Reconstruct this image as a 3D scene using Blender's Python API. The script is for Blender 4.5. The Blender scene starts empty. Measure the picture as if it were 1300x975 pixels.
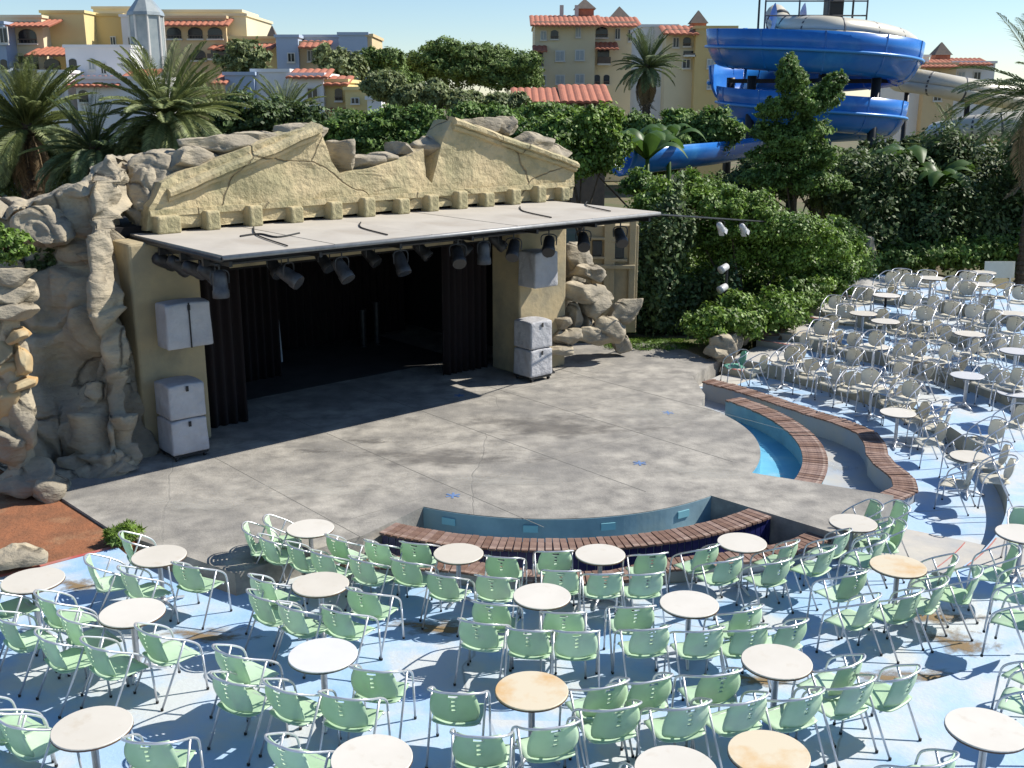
import bpy, bmesh, math, random
import numpy as np
from mathutils import Vector, Matrix, noise
R = math.radians
random.seed(7); NR = np.random.default_rng(7)
S = bpy.context.scene
COL = S.collection
# ---------------------------------------------------------------- camera, sky, sun, exposure
CAMZ, PITCH, F = 6.55, R(15.0), 1350.0
cd = bpy.data.cameras.new('camera'); cam = bpy.data.objects.new('camera', cd); COL.objects.link(cam)
cam.location = (0, 0, CAMZ); cam.rotation_euler = (math.pi/2 - PITCH, 0, 0)
cd.sensor_width = 36; cd.lens = 36*F/1300; cd.clip_end = 3000; cd.clip_start = .1
S.camera = cam
SUN = Vector((1.02, .27, 1.0)).normalized()          # towards the sun
w = bpy.data.worlds.new('World'); S.world = w; w.use_nodes = True
nt = w.node_tree; sky = nt.nodes.new('ShaderNodeTexSky'); sky.sky_type = 'NISHITA'; sky.sun_disc = False
sky.sun_elevation = math.asin(SUN.z); sky.sun_rotation = math.atan2(SUN.x, SUN.y)
sky.air_density = 1.0; sky.dust_density = .05; sky.ozone_density = 5.0
nt.links.new(sky.outputs[0], nt.nodes['Background'].inputs[0]); nt.nodes['Background'].inputs[1].default_value = .10
sl = bpy.data.lights.new('sun', 'SUN'); sl.energy = 5.0; sl.angle = R(.5); sl.color = (1, .95, .86)
so = bpy.data.objects.new('sun', sl); COL.objects.link(so); so.rotation_euler = SUN.to_track_quat('Z', 'Y').to_euler()
S.view_settings.view_transform = 'Standard'; S.view_settings.look = 'None'
S.view_settings.exposure = .5; S.view_settings.gamma = 1; S.view_settings.use_curve_mapping = False
S.render.engine = 'CYCLES'
# ---------------------------------------------------------------- pixels to places
CP, SP = math.cos(PITCH), math.sin(PITCH)
def ray(u, v):
    a, b = (u-650)/F, (v-487.5)/F
    return Vector((a, CP - b*SP, -(SP + b*CP)))
def PZ(u, v, z):                                        # pixel meets the level z
    d = ray(u, v); k = (z-CAMZ)/d.z; return Vector((d.x*k, d.y*k, z))
def PY(u, v, y):                                        # pixel meets the upright plane at distance y
    d = ray(u, v); k = y/d.y; return Vector((d.x*k, y, CAMZ+d.z*k))
CX, CY = .6, 20.3                                       # middle of the round stage
def pol(r, deg, z=0): return Vector((CX+r*math.cos(R(deg)), CY+r*math.sin(R(deg)), z))
SO = Vector((-5.8, 20.8, 0)); SD = Vector((.755, .656, 0)).normalized(); SN = Vector((SD.y, -SD.x, 0))
SROT = math.atan2(SD.y, SD.x)
def ST(s, t, z=0): return SO + SD*s + SN*t + Vector((0, 0, z))      # along the stage front, towards the seats, up
def PT(u, v, t):                                        # pixel meets the upright plane parallel to the stage front
    d = ray(u, v); o = Vector((0, 0, CAMZ)); k = (t - (o-SO).dot(SN))/d.dot(SN); p = o+d*k
    return Vector(((p-SO).dot(SD), t, p.z))
# ---------------------------------------------------------------- materials
MATS = {}
def mat(name, c1, c2=None, scale=3, rough=.7, metal=0, bump=0, bscale=None, detail=6, lo=.35, hi=.65, transl=0, c3=None, s3=.6, lo3=.55, hi3=.7, island=0, spec=.5, stretch=None, coords='Object', bd=.05, bstretch=None, crack=None, orand=0):
    m = bpy.data.materials.new(name); m.use_nodes = True; n = m.node_tree.nodes; l = m.node_tree.links
    b = n['Principled BSDF']; b.inputs['Roughness'].default_value = rough; b.inputs['Metallic'].default_value = metal
    b.inputs['Specular IOR Level'].default_value = spec
    tc = n.new('ShaderNodeTexCoord'); co = tc.outputs[coords] if coords != 'World' else n.new('ShaderNodeNewGeometry').outputs['Position']
    if stretch:
        mp = n.new('ShaderNodeMapping'); l.new(co, mp.inputs[0]); mp.inputs['Scale'].default_value = stretch; co = mp.outputs[0]
    def nz(sc, det=detail):
        nonlocal co
        t = n.new('ShaderNodeTexNoise'); l.new(co, t.inputs['Vector']); t.inputs['Scale'].default_value = sc; t.inputs['Detail'].default_value = det; t.inputs['Roughness'].default_value = .6
        return t.outputs['Fac']
    def ramp(f, a, z):
        t = n.new('ShaderNodeMapRange'); l.new(f, t.inputs[0]); t.inputs[1].default_value = a; t.inputs[2].default_value = z; return t.outputs[0]
    def mix(f, a, z):
        t = n.new('ShaderNodeMix'); t.data_type = 'RGBA'; l.new(f, t.inputs[0])
        for i, x in ((6, a), (7, z)):
            if isinstance(x, tuple): t.inputs[i].default_value = (*x, 1)
            else: l.new(x, t.inputs[i])
        return t.outputs[2]
    col = c1
    if c2: col = mix(ramp(nz(scale), lo, hi), c1, c2)
    if c3: col = mix(ramp(nz(s3), lo3, hi3), col, c3)
    ck = None
    if crack:
        wv = n.new('ShaderNodeTexNoise'); l.new(co, wv.inputs['Vector']); wv.inputs['Scale'].default_value = crack[0]*1.7; wv.inputs['Detail'].default_value = 5
        ad = n.new('ShaderNodeMix'); ad.data_type = 'VECTOR'; ad.inputs[0].default_value = .42; l.new(co, ad.inputs[4]); l.new(wv.outputs['Color'], ad.inputs[5])
        vo = n.new('ShaderNodeTexVoronoi'); vo.feature = 'DISTANCE_TO_EDGE'; vo.inputs['Scale'].default_value = crack[0]; l.new(ad.outputs[1], vo.inputs['Vector'])
        ck = ramp(vo.outputs['Distance'], 0, crack[1]); msk = ramp(nz(crack[0]*.8, 2), .48, .56)
        mx = n.new('ShaderNodeMath'); mx.operation = 'MAXIMUM'; l.new(ck, mx.inputs[0]); l.new(msk, mx.inputs[1]); ck = mx.outputs[0]
        col = mix(ck, crack[2], col)
    if island:
        g = n.new('ShaderNodeNewGeometry'); h = n.new('ShaderNodeHueSaturation')
        l.new(ramp(g.outputs['Random Per Island'], 0, 1), h.inputs['Value'])
        mr = h.inputs['Value'].links[0].from_node; mr.inputs[3].default_value = 1-island; mr.inputs[4].default_value = 1+island
        if isinstance(col, tuple): h.inputs['Color'].default_value = (*col, 1)
        else: l.new(col, h.inputs['Color'])
        col = h.outputs[0]
    if orand:
        oi = n.new('ShaderNodeObjectInfo'); h = n.new('ShaderNodeHueSaturation'); q = ramp(oi.outputs['Random'], 0, 1); l.new(q, h.inputs['Value']); q.node.inputs[3].default_value = 1-orand; q.node.inputs[4].default_value = 1+orand
        q = ramp(oi.outputs['Random'], 0, 1); q.node.inputs[3].default_value = 1.15; q.node.inputs[4].default_value = .85; l.new(q, h.inputs['Saturation'])
        if isinstance(col, tuple): h.inputs['Color'].default_value = (*col, 1)
        else: l.new(col, h.inputs['Color'])
        col = h.outputs[0]
    if isinstance(col, tuple): b.inputs['Base Color'].default_value = (*col, 1)
    else: l.new(col, b.inputs['Base Color'])
    if bump:
        bp = n.new('ShaderNodeBump'); bp.inputs['Strength'].default_value = bump; bp.inputs['Distance'].default_value = bd
        co0 = co
        if bstretch:
            mp2 = n.new('ShaderNodeMapping'); l.new(co, mp2.inputs[0]); mp2.inputs['Scale'].default_value = bstretch; co = mp2.outputs[0]
        hgt = nz(bscale or scale*4, 8); co = co0
        if ck is not None:
            mu = n.new('ShaderNodeMath'); mu.operation = 'MULTIPLY_ADD'; l.new(ck, mu.inputs[0]); mu.inputs[1].default_value = .5; l.new(hgt, mu.inputs[2]); hgt = mu.outputs[0]
        l.new(hgt, bp.inputs['Height']); l.new(bp.outputs[0], b.inputs['Normal'])
    if transl:
        t = n.new('ShaderNodeBsdfTranslucent'); ms = n.new('ShaderNodeMixShader'); ms.inputs[0].default_value = transl
        if isinstance(col, tuple): t.inputs[0].default_value = (*col, 1)
        else: l.new(col, t.inputs[0])
        l.new(b.outputs[0], ms.inputs[1]); l.new(t.outputs[0], ms.inputs[2]); l.new(ms.outputs[0], n['Material Output'].inputs[0])
    MATS[name] = m; return m
mat('ground', (.16, .12, .07), (.08, .10, .035), .3, .95, bump=.3)
def stain_mat(name, c, strength):
    m = bpy.data.materials.new(name); m.use_nodes = True; n = m.node_tree.nodes; l = m.node_tree.links; b = n['Principled BSDF']
    b.inputs['Base Color'].default_value = (*c, 1); b.inputs['Roughness'].default_value = .9
    tc = n.new('ShaderNodeTexCoord'); ln = n.new('ShaderNodeVectorMath'); ln.operation = 'LENGTH'; l.new(tc.outputs['Object'], ln.inputs[0])
    t = n.new('ShaderNodeTexNoise'); l.new(tc.outputs['Object'], t.inputs['Vector']); t.inputs['Scale'].default_value = 2.2; t.inputs['Detail'].default_value = 9; t.inputs['Roughness'].default_value = .7
    a = n.new('ShaderNodeMath'); a.operation = 'MULTIPLY_ADD'; l.new(t.outputs['Fac'], a.inputs[0]); a.inputs[1].default_value = 2.2; a.inputs[2].default_value = -.62
    d = n.new('ShaderNodeMath'); d.operation = 'SUBTRACT'; l.new(a.outputs[0], d.inputs[0]); l.new(ln.outputs['Value'], d.inputs[1])
    e = n.new('ShaderNodeMath'); e.operation = 'MULTIPLY'; e.use_clamp = True; l.new(d.outputs[0], e.inputs[0]); e.inputs[1].default_value = 2.4*strength
    g = n.new('ShaderNodeMath'); g.operation = 'MINIMUM'; l.new(e.outputs[0], g.inputs[0]); g.inputs[1].default_value = strength
    l.new(g.outputs[0], b.inputs['Alpha']); MATS[name] = m
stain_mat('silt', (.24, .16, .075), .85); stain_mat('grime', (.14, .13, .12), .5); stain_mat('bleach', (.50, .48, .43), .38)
mat('soil', (.30, .115, .05), (.20, .085, .04), 2.5, .95, bump=.6, bscale=14, c3=(.30, .17, .09), s3=1.2)
mat('concrete', (.42, .39, .34), (.19, .178, .16), 2.1, .85, bump=.25, bscale=22, detail=15, lo=.33, hi=.66, c3=(.165, .158, .148), s3=.42, lo3=.44, hi3=.74, crack=(.22, .0018, (.2, .19, .17)))
mat('bluepaint', (.355, .495, .665), (.50, .525, .535), .6, .7, bump=.15, bscale=18, detail=12, lo=.46, hi=.58, c3=(.27, .435, .655), s3=.9, lo3=.5, hi3=.66, crack=(.35, .004, (.30, .31, .31)))
mat('stageshade', (.035, .034, .034), (.055, .053, .05), 1.5, .9)  # near-black tone that paints shade onto the inner stage floor
mat('edgesteel', (.30, .30, .30), (.22, .22, .22), 6, .5, metal=.3)
mat('joint', (.255, .24, .21), rough=.95)
mat('riser', (.40, .36, .27), (.25, .27, .25), 1.3, .85, bump=.2)
mat('aisle', (.50, .46, .40), (.36, .36, .36), 1.2, .85, bump=.2, detail=9, c3=(.30, .22, .13), s3=1.1, lo3=.58, hi3=.75)
mat('redpaint', (.42, .07, .06), (.40, .20, .17), 4, .7)
mat('dirtstain', (.22, .15, .07), (.30, .26, .17), 2, .8)
mat('poolpaint', (.25, .37, .42), (.17, .27, .32), 1.5, .6, bump=.1, detail=10, c3=(.26, .34, .34), s3=.8)
mat('poolblue', (.10, .35, .53), (.17, .45, .58), 1.2, .5, bump=.05, detail=10, c3=(.26, .48, .56), s3=1.0)
mat('channel', (.30, .35, .42), (.42, .40, .36), 1.1, .7, bump=.1, detail=9)
mat('tile', (.012, .014, .075), (.02, .024, .11), 5, .25, island=.25)
mat('grout', (.16, .17, .22), rough=.9)
mat('cyan', (.22, .46, .52), rough=.4)
mat('wood', (.25, .155, .115), (.155, .09, .07), 3, .8, bump=.3, bscale=20, stretch=(8, 1, 8), c3=(.33, .24, .19), s3=1.2, orand=.25)
mat('rock', (.46, .39, .275), (.28, .245, .185), 1.3, .92, bump=.9, bscale=3.2, detail=11, c3=(.215, .19, .15), s3=.7, lo3=.5, hi3=.74, bd=.10, bstretch=(1, 1, 2.4), crack=(.75, .028, (.10, .085, .06)))
mat('rocktan', (.46, .27, .10), (.38, .31, .19), 1.4, .9, bump=.6, bscale=6)
mat('plaster', (.52, .42, .25), (.39, .345, .20), .9, .92, bump=.8, bscale=6, detail=12, c3=(.28, .255, .145), s3=.9, lo3=.45, hi3=.68, bd=.09, crack=(.42, .006, (.18, .14, .08)))
mat('pillar', (.42, .33, .19), (.30, .26, .17), 1.2, .9, bump=.35, bscale=8, c3=(.22, .19, .13), s3=.8)
mat('crack', (.12, .10, .06), rough=.95)
mat('roofpanel', (.47, .43, .37), (.39, .355, .305), .8, .8, bump=.08, detail=12, c3=(.36, .31, .25), s3=.5)
mat('blackmetal', (.012, .012, .013), rough=.5)
mat('darkmetal', (.035, .035, .038), (.06, .06, .06), 6, .45, metal=.5)
mat('lamp', (.03, .03, .032), (.05, .05, .055), 8, .5, metal=.2)
mat('lampgrey', (.09, .09, .095), (.05, .05, .055), 8, .5, metal=.2)
mat('lampwhite', (.55, .55, .55), (.4, .4, .4), 8, .4)
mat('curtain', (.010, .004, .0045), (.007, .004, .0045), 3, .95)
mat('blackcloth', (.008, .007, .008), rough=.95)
mat('cover', (.44, .44, .455), (.34, .34, .36), 2.2, .65, bump=.8, bscale=4, detail=5, bd=.08)
mat('white', (.70, .69, .66), (.6, .6, .58), 2, .6)
mat('pale', (.42, .46, .5), rough=.6)
mat('alu', (.68, .68, .70), (.58, .58, .60), 9, .36, metal=.65, coords='World')
mat('rubber', (.02, .02, .02), rough=.8)
mat('green', (.56, .735, .525), (.51, .69, .475), 6, .42, transl=.26, coords='World', orand=.12, c3=(.50, .60, .48), s3=2.5, lo3=.54, hi3=.75)
mat('mint', (.20, .50, .38), rough=.4, transl=.2)
mat('cream', (.76, .72, .61), (.69, .65, .54), 3, .45, transl=.3, coords='World', orand=.1)
mat('tabletop', (.62, .58, .51), (.57, .53, .46), 1.6, .45, coords='World', orand=.06, detail=10, c3=(.52, .46, .37), s3=5, lo3=.6, hi3=.8)
mat('tablewhite', (.64, .63, .63), (.60, .59, .59), 3, .45, detail=10)
mat('tablestain', (.60, .52, .38), (.56, .34, .13), 2.0, .5, lo=.47, hi=.68, coords='World', detail=7)
mat('tablegrey', (.55, .55, .56), rough=.4)
mat('edge', (.10, .055, .035), rough=.6)
mat('leaf', (.17, .275, .055), (.09, .16, .035), .8, .6, transl=.3, island=.5)
mat('leafbright', (.20, .31, .045), (.085, .16, .026), .7, .55, transl=.28, island=.55)
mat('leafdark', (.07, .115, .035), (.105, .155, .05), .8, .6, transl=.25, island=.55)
mat('leafolive', (.18, .225, .085), (.22, .255, .11), .8, .6, transl=.3, island=.45)
mat('needle', (.17, .25, .06), (.11, .17, .042), .5, .7, transl=.25, island=.5)
mat('frond', (.14, .18, .065), (.09, .13, .045), 1.5, .6, transl=.25, island=.4)
mat('frondlight', (.22, .25, .085), (.14, .18, .06), 1.5, .6, transl=.25, island=.4)
mat('frondry', (.28, .20, .11), (.20, .14, .08), 2, .8, island=.3)
mat('banana', (.09, .17, .03), (.06, .12, .025), 1.5, .45, transl=.4, island=.3)
mat('bark', (.13, .095, .06), (.07, .05, .035), 6, .95, bump=.6)
mat('wallyellow', (.66, .54, .26), (.62, .50, .23), .4, .85)
mat('wallochre', (.60, .46, .21), (.56, .42, .19), .4, .85)
mat('wallcream', (.66, .58, .40), (.61, .53, .36), .4, .85)
mat('wallpeach', (.62, .48, .28), (.58, .44, .26), .4, .85)
mat('wallwhite', (.74, .73, .72), (.68, .68, .69), .4, .85)
mat('wallblue', (.36, .44, .56), (.33, .40, .52), .4, .85)
mat('wallgrey', (.42, .42, .40), rough=.85)
mat('rooftile', (.42, .15, .085), (.33, .12, .075), 2.5, .85, bump=.3)
mat('roofdark', (.10, .085, .075), (.14, .11, .09), 3, .85)
mat('glass', (.02, .022, .025), rough=.15)
mat('glasspale', (.30, .34, .36), rough=.2)
mat('towerglass', (.25, .29, .30), (.33, .36, .36), 1.5, .25)
mat('frame', (.62, .60, .55), rough=.6)
mat('slideblue', (.018, .17, .56), (.015, .14, .48), 1, .25, c3=(.05, .24, .6), s3=.5)
mat('slidelight', (.05, .25, .62), rough=.3)
mat('slidebeige', (.58, .53, .42), (.52, .47, .37), 1, .35)
mat('tapeblue', (.12, .20, .38), rough=.8)
# ---------------------------------------------------------------- mesh helpers
def link(o, parent=None):
    COL.objects.link(o)
    if parent: o.parent = parent
    return o
def mesh(name, verts, faces, m, smooth=False):
    me = bpy.data.meshes.new(name); me.from_pydata([tuple(v) for v in verts], [], faces); me.update()
    if smooth: me.polygons.foreach_set('use_smooth', [True]*len(me.polygons))
    me.materials.append(MATS[m]); return me
def obj(name, me, parent=None, loc=None, rz=None, scale=None):
    o = bpy.data.objects.new(name, me); link(o, parent)
    if loc is not None: o.location = loc
    if rz is not None: o.rotation_euler = (0, 0, rz)
    if scale is not None: o.scale = scale
    return o
def tag(o, label, cat, group=None):
    o['label'] = label; o['category'] = cat
    if group: o['group'] = group
    return o
def struct(o, kind='structure'): o['kind'] = kind; return o
def thing(name, label, cat, loc=(0, 0, 0), rz=0, group=None):
    o = bpy.data.objects.new(name, None); link(o); o.location = loc; o.rotation_euler = (0, 0, rz); o.empty_display_size = .2
    return tag(o, label, cat, group)
class MB:
    def __init__(s): s.v = []; s.f = []
    def add(s, vs, fs):
        k = len(s.v); s.v += [Vector(v) for v in vs]; s.f += [tuple(i+k for i in f) for f in fs]; return s
    def box(s, c, size, rz=0, ry=0, rx=0):
        M = Matrix.Translation(Vector(c)) @ Matrix.Rotation(rz, 4, 'Z') @ Matrix.Rotation(ry, 4, 'Y') @ Matrix.Rotation(rx, 4, 'X')
        h = [x/2 for x in size]
        return s.add([M @ Vector((h[0]*a, h[1]*b, h[2]*c2)) for a in (-1, 1) for b in (-1, 1) for c2 in (-1, 1)],
                     [(0, 1, 3, 2), (4, 6, 7, 5), (0, 4, 5, 1), (2, 3, 7, 6), (0, 2, 6, 4), (1, 5, 7, 3)])
    def prism(s, poly, z0, z1):
        n = len(poly); vs = [(p[0], p[1], z0) for p in poly]+[(p[0], p[1], z1) for p in poly]
        return s.add(vs, [tuple(range(n))[::-1], tuple(range(n, 2*n))]+[(i, (i+1) % n, n+(i+1) % n, n+i) for i in range(n)])
    def tube(s, pts, r, n=8, cap=True):
        pts = [Vector(p) for p in pts]; rr = r if isinstance(r, (list, tuple)) else [r]*len(pts)
        vs, fs = [], []; up = None
        for i, p in enumerate(pts):
            t = (pts[min(i+1, len(pts)-1)]-pts[max(i-1, 0)]).normalized()
            if up is None: up = t.orthogonal().normalized()
            else: up = (up-t*up.dot(t)).normalized()
            b = t.cross(up)
            vs += [p+(up*math.cos(2*math.pi*k/n)+b*math.sin(2*math.pi*k/n))*rr[i] for k in range(n)]
        for i in range(len(pts)-1):
            for k in range(n): fs.append((i*n+k, i*n+(k+1) % n, (i+1)*n+(k+1) % n, (i+1)*n+k))
        if cap: fs += [tuple(range(n))[::-1], tuple(range((len(pts)-1)*n, len(pts)*n))]
        return s.add(vs, fs)
    def lathe(s, prof, n=24, c=(0, 0, 0)):
        vs = [(c[0]+r*math.cos(2*math.pi*k/n), c[1]+r*math.sin(2*math.pi*k/n), c[2]+z) for r, z in prof for k in range(n)]
        fs = [(i*n+k, i*n+(k+1) % n, (i+1)*n+(k+1) % n, (i+1)*n+k) for i in range(len(prof)-1) for k in range(n)]
        fs += [tuple(range(n))[::-1], tuple(range((len(prof)-1)*n, len(prof)*n))]
        return s.add(vs, fs)
    def grid(s, fn, nu, nv):
        vs = [fn(i/nu, j/nv) for j in range(nv+1) for i in range(nu+1)]
        return s.add(vs, [(j*(nu+1)+i, j*(nu+1)+i+1, (j+1)*(nu+1)+i+1, (j+1)*(nu+1)+i) for j in range(nv) for i in range(nu)])
    def me(s, name, m, smooth=False): return mesh(name, s.v, s.f, m, smooth)
    def build(s, name, m, parent=None, smooth=False, loc=None, rz=None): return obj(name, s.me(name, m, smooth), parent, loc, rz)
def smooth_path(pts, n=6):
    pts = [Vector(p) for p in pts]; out = []
    for i in range(len(pts)-1):
        a, b, c, d = pts[max(i-1, 0)], pts[i], pts[i+1], pts[min(i+2, len(pts)-1)]
        for k in range(n):
            t = k/n; out.append(.5*((2*b)+(c-a)*t+(2*a-5*b+4*c-d)*t*t+(3*b-a-3*c+d)*t**3))
    return out+[pts[-1]]
def bevel(o, wd=.02, seg=2):
    b = o.modifiers.new('bevel', 'BEVEL'); b.width = wd; b.segments = seg; b.limit_method = 'ANGLE'; return o
def copy_tree(o, parent=None):
    c = o.copy(); link(c); c.parent = parent
    for ch in o.children: copy_tree(ch, c)
    return c
def leafcloud(name, blobs, n, size, m, parent=None, shell=.45, aspect=.55, flat=.0, clump=.35):
    """leaf-sized faces spread through a volume of lumps (centre, radii)"""
    vol = np.array([b[1][0]*b[1][1]+b[1][1]*b[1][2]+b[1][0]*b[1][2] for b in blobs]); pr = vol/vol.sum()
    nc = max(8, n//22)                                   # twigs first, then leaves round each twig
    bi = NR.choice(len(blobs), nc, p=pr)
    C = np.array([b[0] for b in blobs])[bi]; A = np.array([b[1] for b in blobs])[bi]
    d = NR.normal(size=(nc, 3)); d /= np.linalg.norm(d, axis=1)[:, None]
    rad = 1-shell*NR.random(nc)**1.6
    rad *= 1+.16*np.sin(d[:, 0]*7+bi)*np.cos(d[:, 2]*6+bi*2)
    cen = C+d*A*rad[:, None]
    ti = NR.integers(0, nc, n)
    P = cen[ti]+NR.normal(size=(n, 3))*clump*np.minimum(1, A[ti])*.5
    N = d[ti]*.9+NR.normal(size=(n, 3))*.5+np.array([.25, 0, .4+flat]); N /= np.linalg.norm(N, axis=1)[:, None]
    T = np.cross(N, NR.normal(size=(n, 3))); T /= np.linalg.norm(T, axis=1)[:, None]; B = np.cross(N, T)
    sz = size*(.6+.8*NR.random(n))[:, None]
    V = np.stack([P-T*sz, P+B*sz*aspect-N*sz*.12, P+T*sz, P-B*sz*aspect-N*sz*.12], 1).reshape(-1, 3)
    me = bpy.data.meshes.new(name); me.vertices.add(4*n); me.vertices.foreach_set('co', V.ravel().astype(np.float32))
    me.loops.add(4*n); me.loops.foreach_set('vertex_index', np.arange(4*n, dtype=np.int32))
    me.polygons.add(n); me.polygons.foreach_set('loop_start', np.arange(0, 4*n, 4, dtype=np.int32)); me.polygons.foreach_set('loop_total', np.full(n, 4, np.int32))
    me.update(calc_edges=True); me.materials.append(MATS[m])
    return obj(name, me, parent)
def rockmesh(name, rad, seed, m='rock', sub=4, amp=.28, strata=.5, blocky=3.2):
    """a weathered block: chiselled faces, ledges, clefts and noise"""
    bm = bmesh.new(); bmesh.ops.create_icosphere(bm, subdivisions=sub, radius=1)
    rg = np.random.default_rng(int(seed*7+3)); rx, ry, rz = rad; mn = min(rad); off = Vector((seed*3.17, seed*1.31, seed*2.11))
    Q = np.array([v.co for v in bm.verts]); Q /= np.linalg.norm(Q, axis=1)[:, None]
    D = Q.copy(); Q *= ((np.abs(Q)**blocky).sum(1)**(-1/blocky))[:, None]
    if amp > .1:
        for _ in range(16):
            nn = rg.normal(size=3); nn /= np.linalg.norm(nn); o = .62+.33*rg.random(); e = Q@nn-o; Q -= np.where(e > 0, e, 0)[:, None]*nn
    for v, q0, d in zip(bm.verts, Q, D):
        p = Vector((q0[0]*rx, q0[1]*ry, q0[2]*rz)); q = p+off
        a = noise.noise(q*.8/max(mn, .3)*.6)*amp*mn + noise.noise(q*2.4)*.09*min(1, mn*2) + noise.noise(q*6)*.035*min(1, mn*2.5)
        led = ((q.z+.30*noise.noise(q*.9))/.36) % 1.0; a += (led**2.5-.4)*.09*strata*min(1, mn*2)*(1-abs(d[2]))
        cr = abs(noise.noise(q*1.2+Vector((9, 4, 2)))); a -= max(0, .07-cr)*2.4*min(1, mn)
        v.co = p+Vector((d[0], d[1], d[2]*.7))*a
    me = bpy.data.meshes.new(name); bm.to_mesh(me); bm.free(); me.materials.append(MATS[m])
    me.polygons.foreach_set('use_smooth', [sub > 3]*len(me.polygons)); return me
# ---------------------------------------------------------------- ground, stage, terraces, pools
def interp(tab):
    xs = [a for a, b in tab]; ys = [b for a, b in tab]
    return lambda x: float(np.interp(x, xs, ys))
def sector(name, r0, r1, a0, a1, z0, z1, mtop, mside, step=1.5, parent=None):
    f0 = r0 if callable(r0) else (lambda a: r0); f1 = r1 if callable(r1) else (lambda a: r1)
    n = max(2, int(abs(a1-a0)/step)); an = [a0+(a1-a0)*i/n for i in range(n+1)]
    vs, fs, mi = [], [], []
    for a in an: vs += [pol(f0(a), a, z1), pol(f1(a), a, z1), pol(f1(a), a, z0), pol(f0(a), a, z0)]
    for i in range(n):
        for k in range(4):
            if k == 2: continue
            fs.append((4*i+k, 4*i+(k+1) % 4, 4*i+4+(k+1) % 4, 4*i+4+k)); mi.append(0 if k == 0 else 1)
    fs += [(0, 3, 2, 1), (4*n, 4*n+1, 4*n+2, 4*n+3)]; mi += [1, 1]
    me = mesh(name, vs, fs, mtop); me.materials.append(MATS[mside]); me.polygons.foreach_set('material_index', mi)
    bm = bmesh.new(); bm.from_mesh(me); bmesh.ops.recalc_face_normals(bm, faces=bm.faces); bm.to_mesh(me); bm.free()
    return obj(name, me, parent)
struct(MB().grid(lambda a, b: (-1500+3000*a, -100+2600*b, -.95), 4, 4).build('ground', 'ground'))
LZ = {1: -.35, 2: 0., 3: .35, 4: .70, 5: 1.05}
ER = {1: 6.3, 2: 8.5, 3: 10.6, 4: 12.8, 5: 14.9, 6: 18.0}
A0, A1 = -141, 53
wavB = interp([(-27, 6.6), (-22, 6.85), (-17, 6.8), (-11, 6.55), (-6, 6.5), (0, 6.65), (6, 6.75), (13, 6.6), (20, 6.35), (28, 6.25), (38, 6.3), (50, 6.45)])
wavA = interp([(-119, 6.35), (-110, 6.0), (-102, 5.92), (-92, 6.15), (-82, 6.2), (-74, 5.95), (-64, 6.1), (-54, 6.3), (-46, 6.3)])
def l1in(a):
    if -119 <= a <= -46: return wavA(a)+.2
    if -27 <= a <= 50: return wavB(a)+.2
    return 5.9
for k in range(1, 6):
    struct(sector('terrace', l1in if k == 1 else ER[k], ER[k+1]+(.3 if k < 5 else 0), A0, A1, -.94, LZ[k], 'bluepaint', 'riser', 1.0))
# stage floor: a disc with the two pools cut out, running back under the roof
pg = []
def arc(r, a, b, n): pg.extend(pol(r, a+(b-a)*i/n) for i in range(n+1))
arc(4.27, -119, -49, 30); arc(6.75, -47.5, -28.5, 8); arc(4.27, -29, 33, 28)
pg += [pol(5.0, 40), pol(6.2, 52), pol(8.3, 54), Vector((4.2, 29.5, 0)), ST(11, -1), ST(11, -7.5), ST(-3.5, -7.5), ST(-3.5, -.5), Vector((-9.5, 18.6, 0)), Vector((-7.6, 16.9, 0)), PZ(140, 672, 0), PZ(298, 728, 0), PZ(425, 690, 0), pol(5.75, -120.5)]
struct(MB().prism(pg, -.9, 0).build('stage_floor', 'concrete'))
# faint joints scored across the slab
jm = MB()
for s in np.arange(-1, 9.5, 2.4): jm.box(ST(s, 3.4, .0022), (.009, 9.2, .004), SROT)
for t in (1.5, 3.6, 5.7): jm.box(ST(3.6, t, .0021), (9.5, .009, .0035), SROT)
j = jm.build('slab_joint', 'joint'); j['kind'] = 'structure'
struct(MB().box(ST(3.4, -4.4, .004), (8.0, 5.2, .006), SROT).build('stage_shade_sheet', 'stageshade'))  # added dark sheet over the slab, standing in for deep shade inside
# soil bed left of the terraces, planting bed on the right
struct(MB().prism([pol(6.3, -141.4), pol(19, -141.4), (-24, 9), (-24, 24), (-9.5, 21), (-9.4, 18.5), (-7.5, 16.82), PZ(139, 674, 0)], -.9, -.045).build('soil_bed', 'soil'))
struct(MB().prism([pol(8.0, 56), pol(22, 55), (30, 60), (2, 60), (2.5, 30.5), (4.3, 29.3)], -.9, .02).build('planting_bed', 'ground'))
# painted red edge along the terrace end
for k in (2, 3):
    a = pol(ER[k], -140.8); b = pol(ER[k+1], -140.8); d = (b-a)
    o = MB().box((a+b)/2+Vector((0, 0, LZ[k]+.006)), (d.length, .07, .008), math.atan2(d.y, d.x)).build('painted_edge', 'redpaint'); struct(o)
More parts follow.
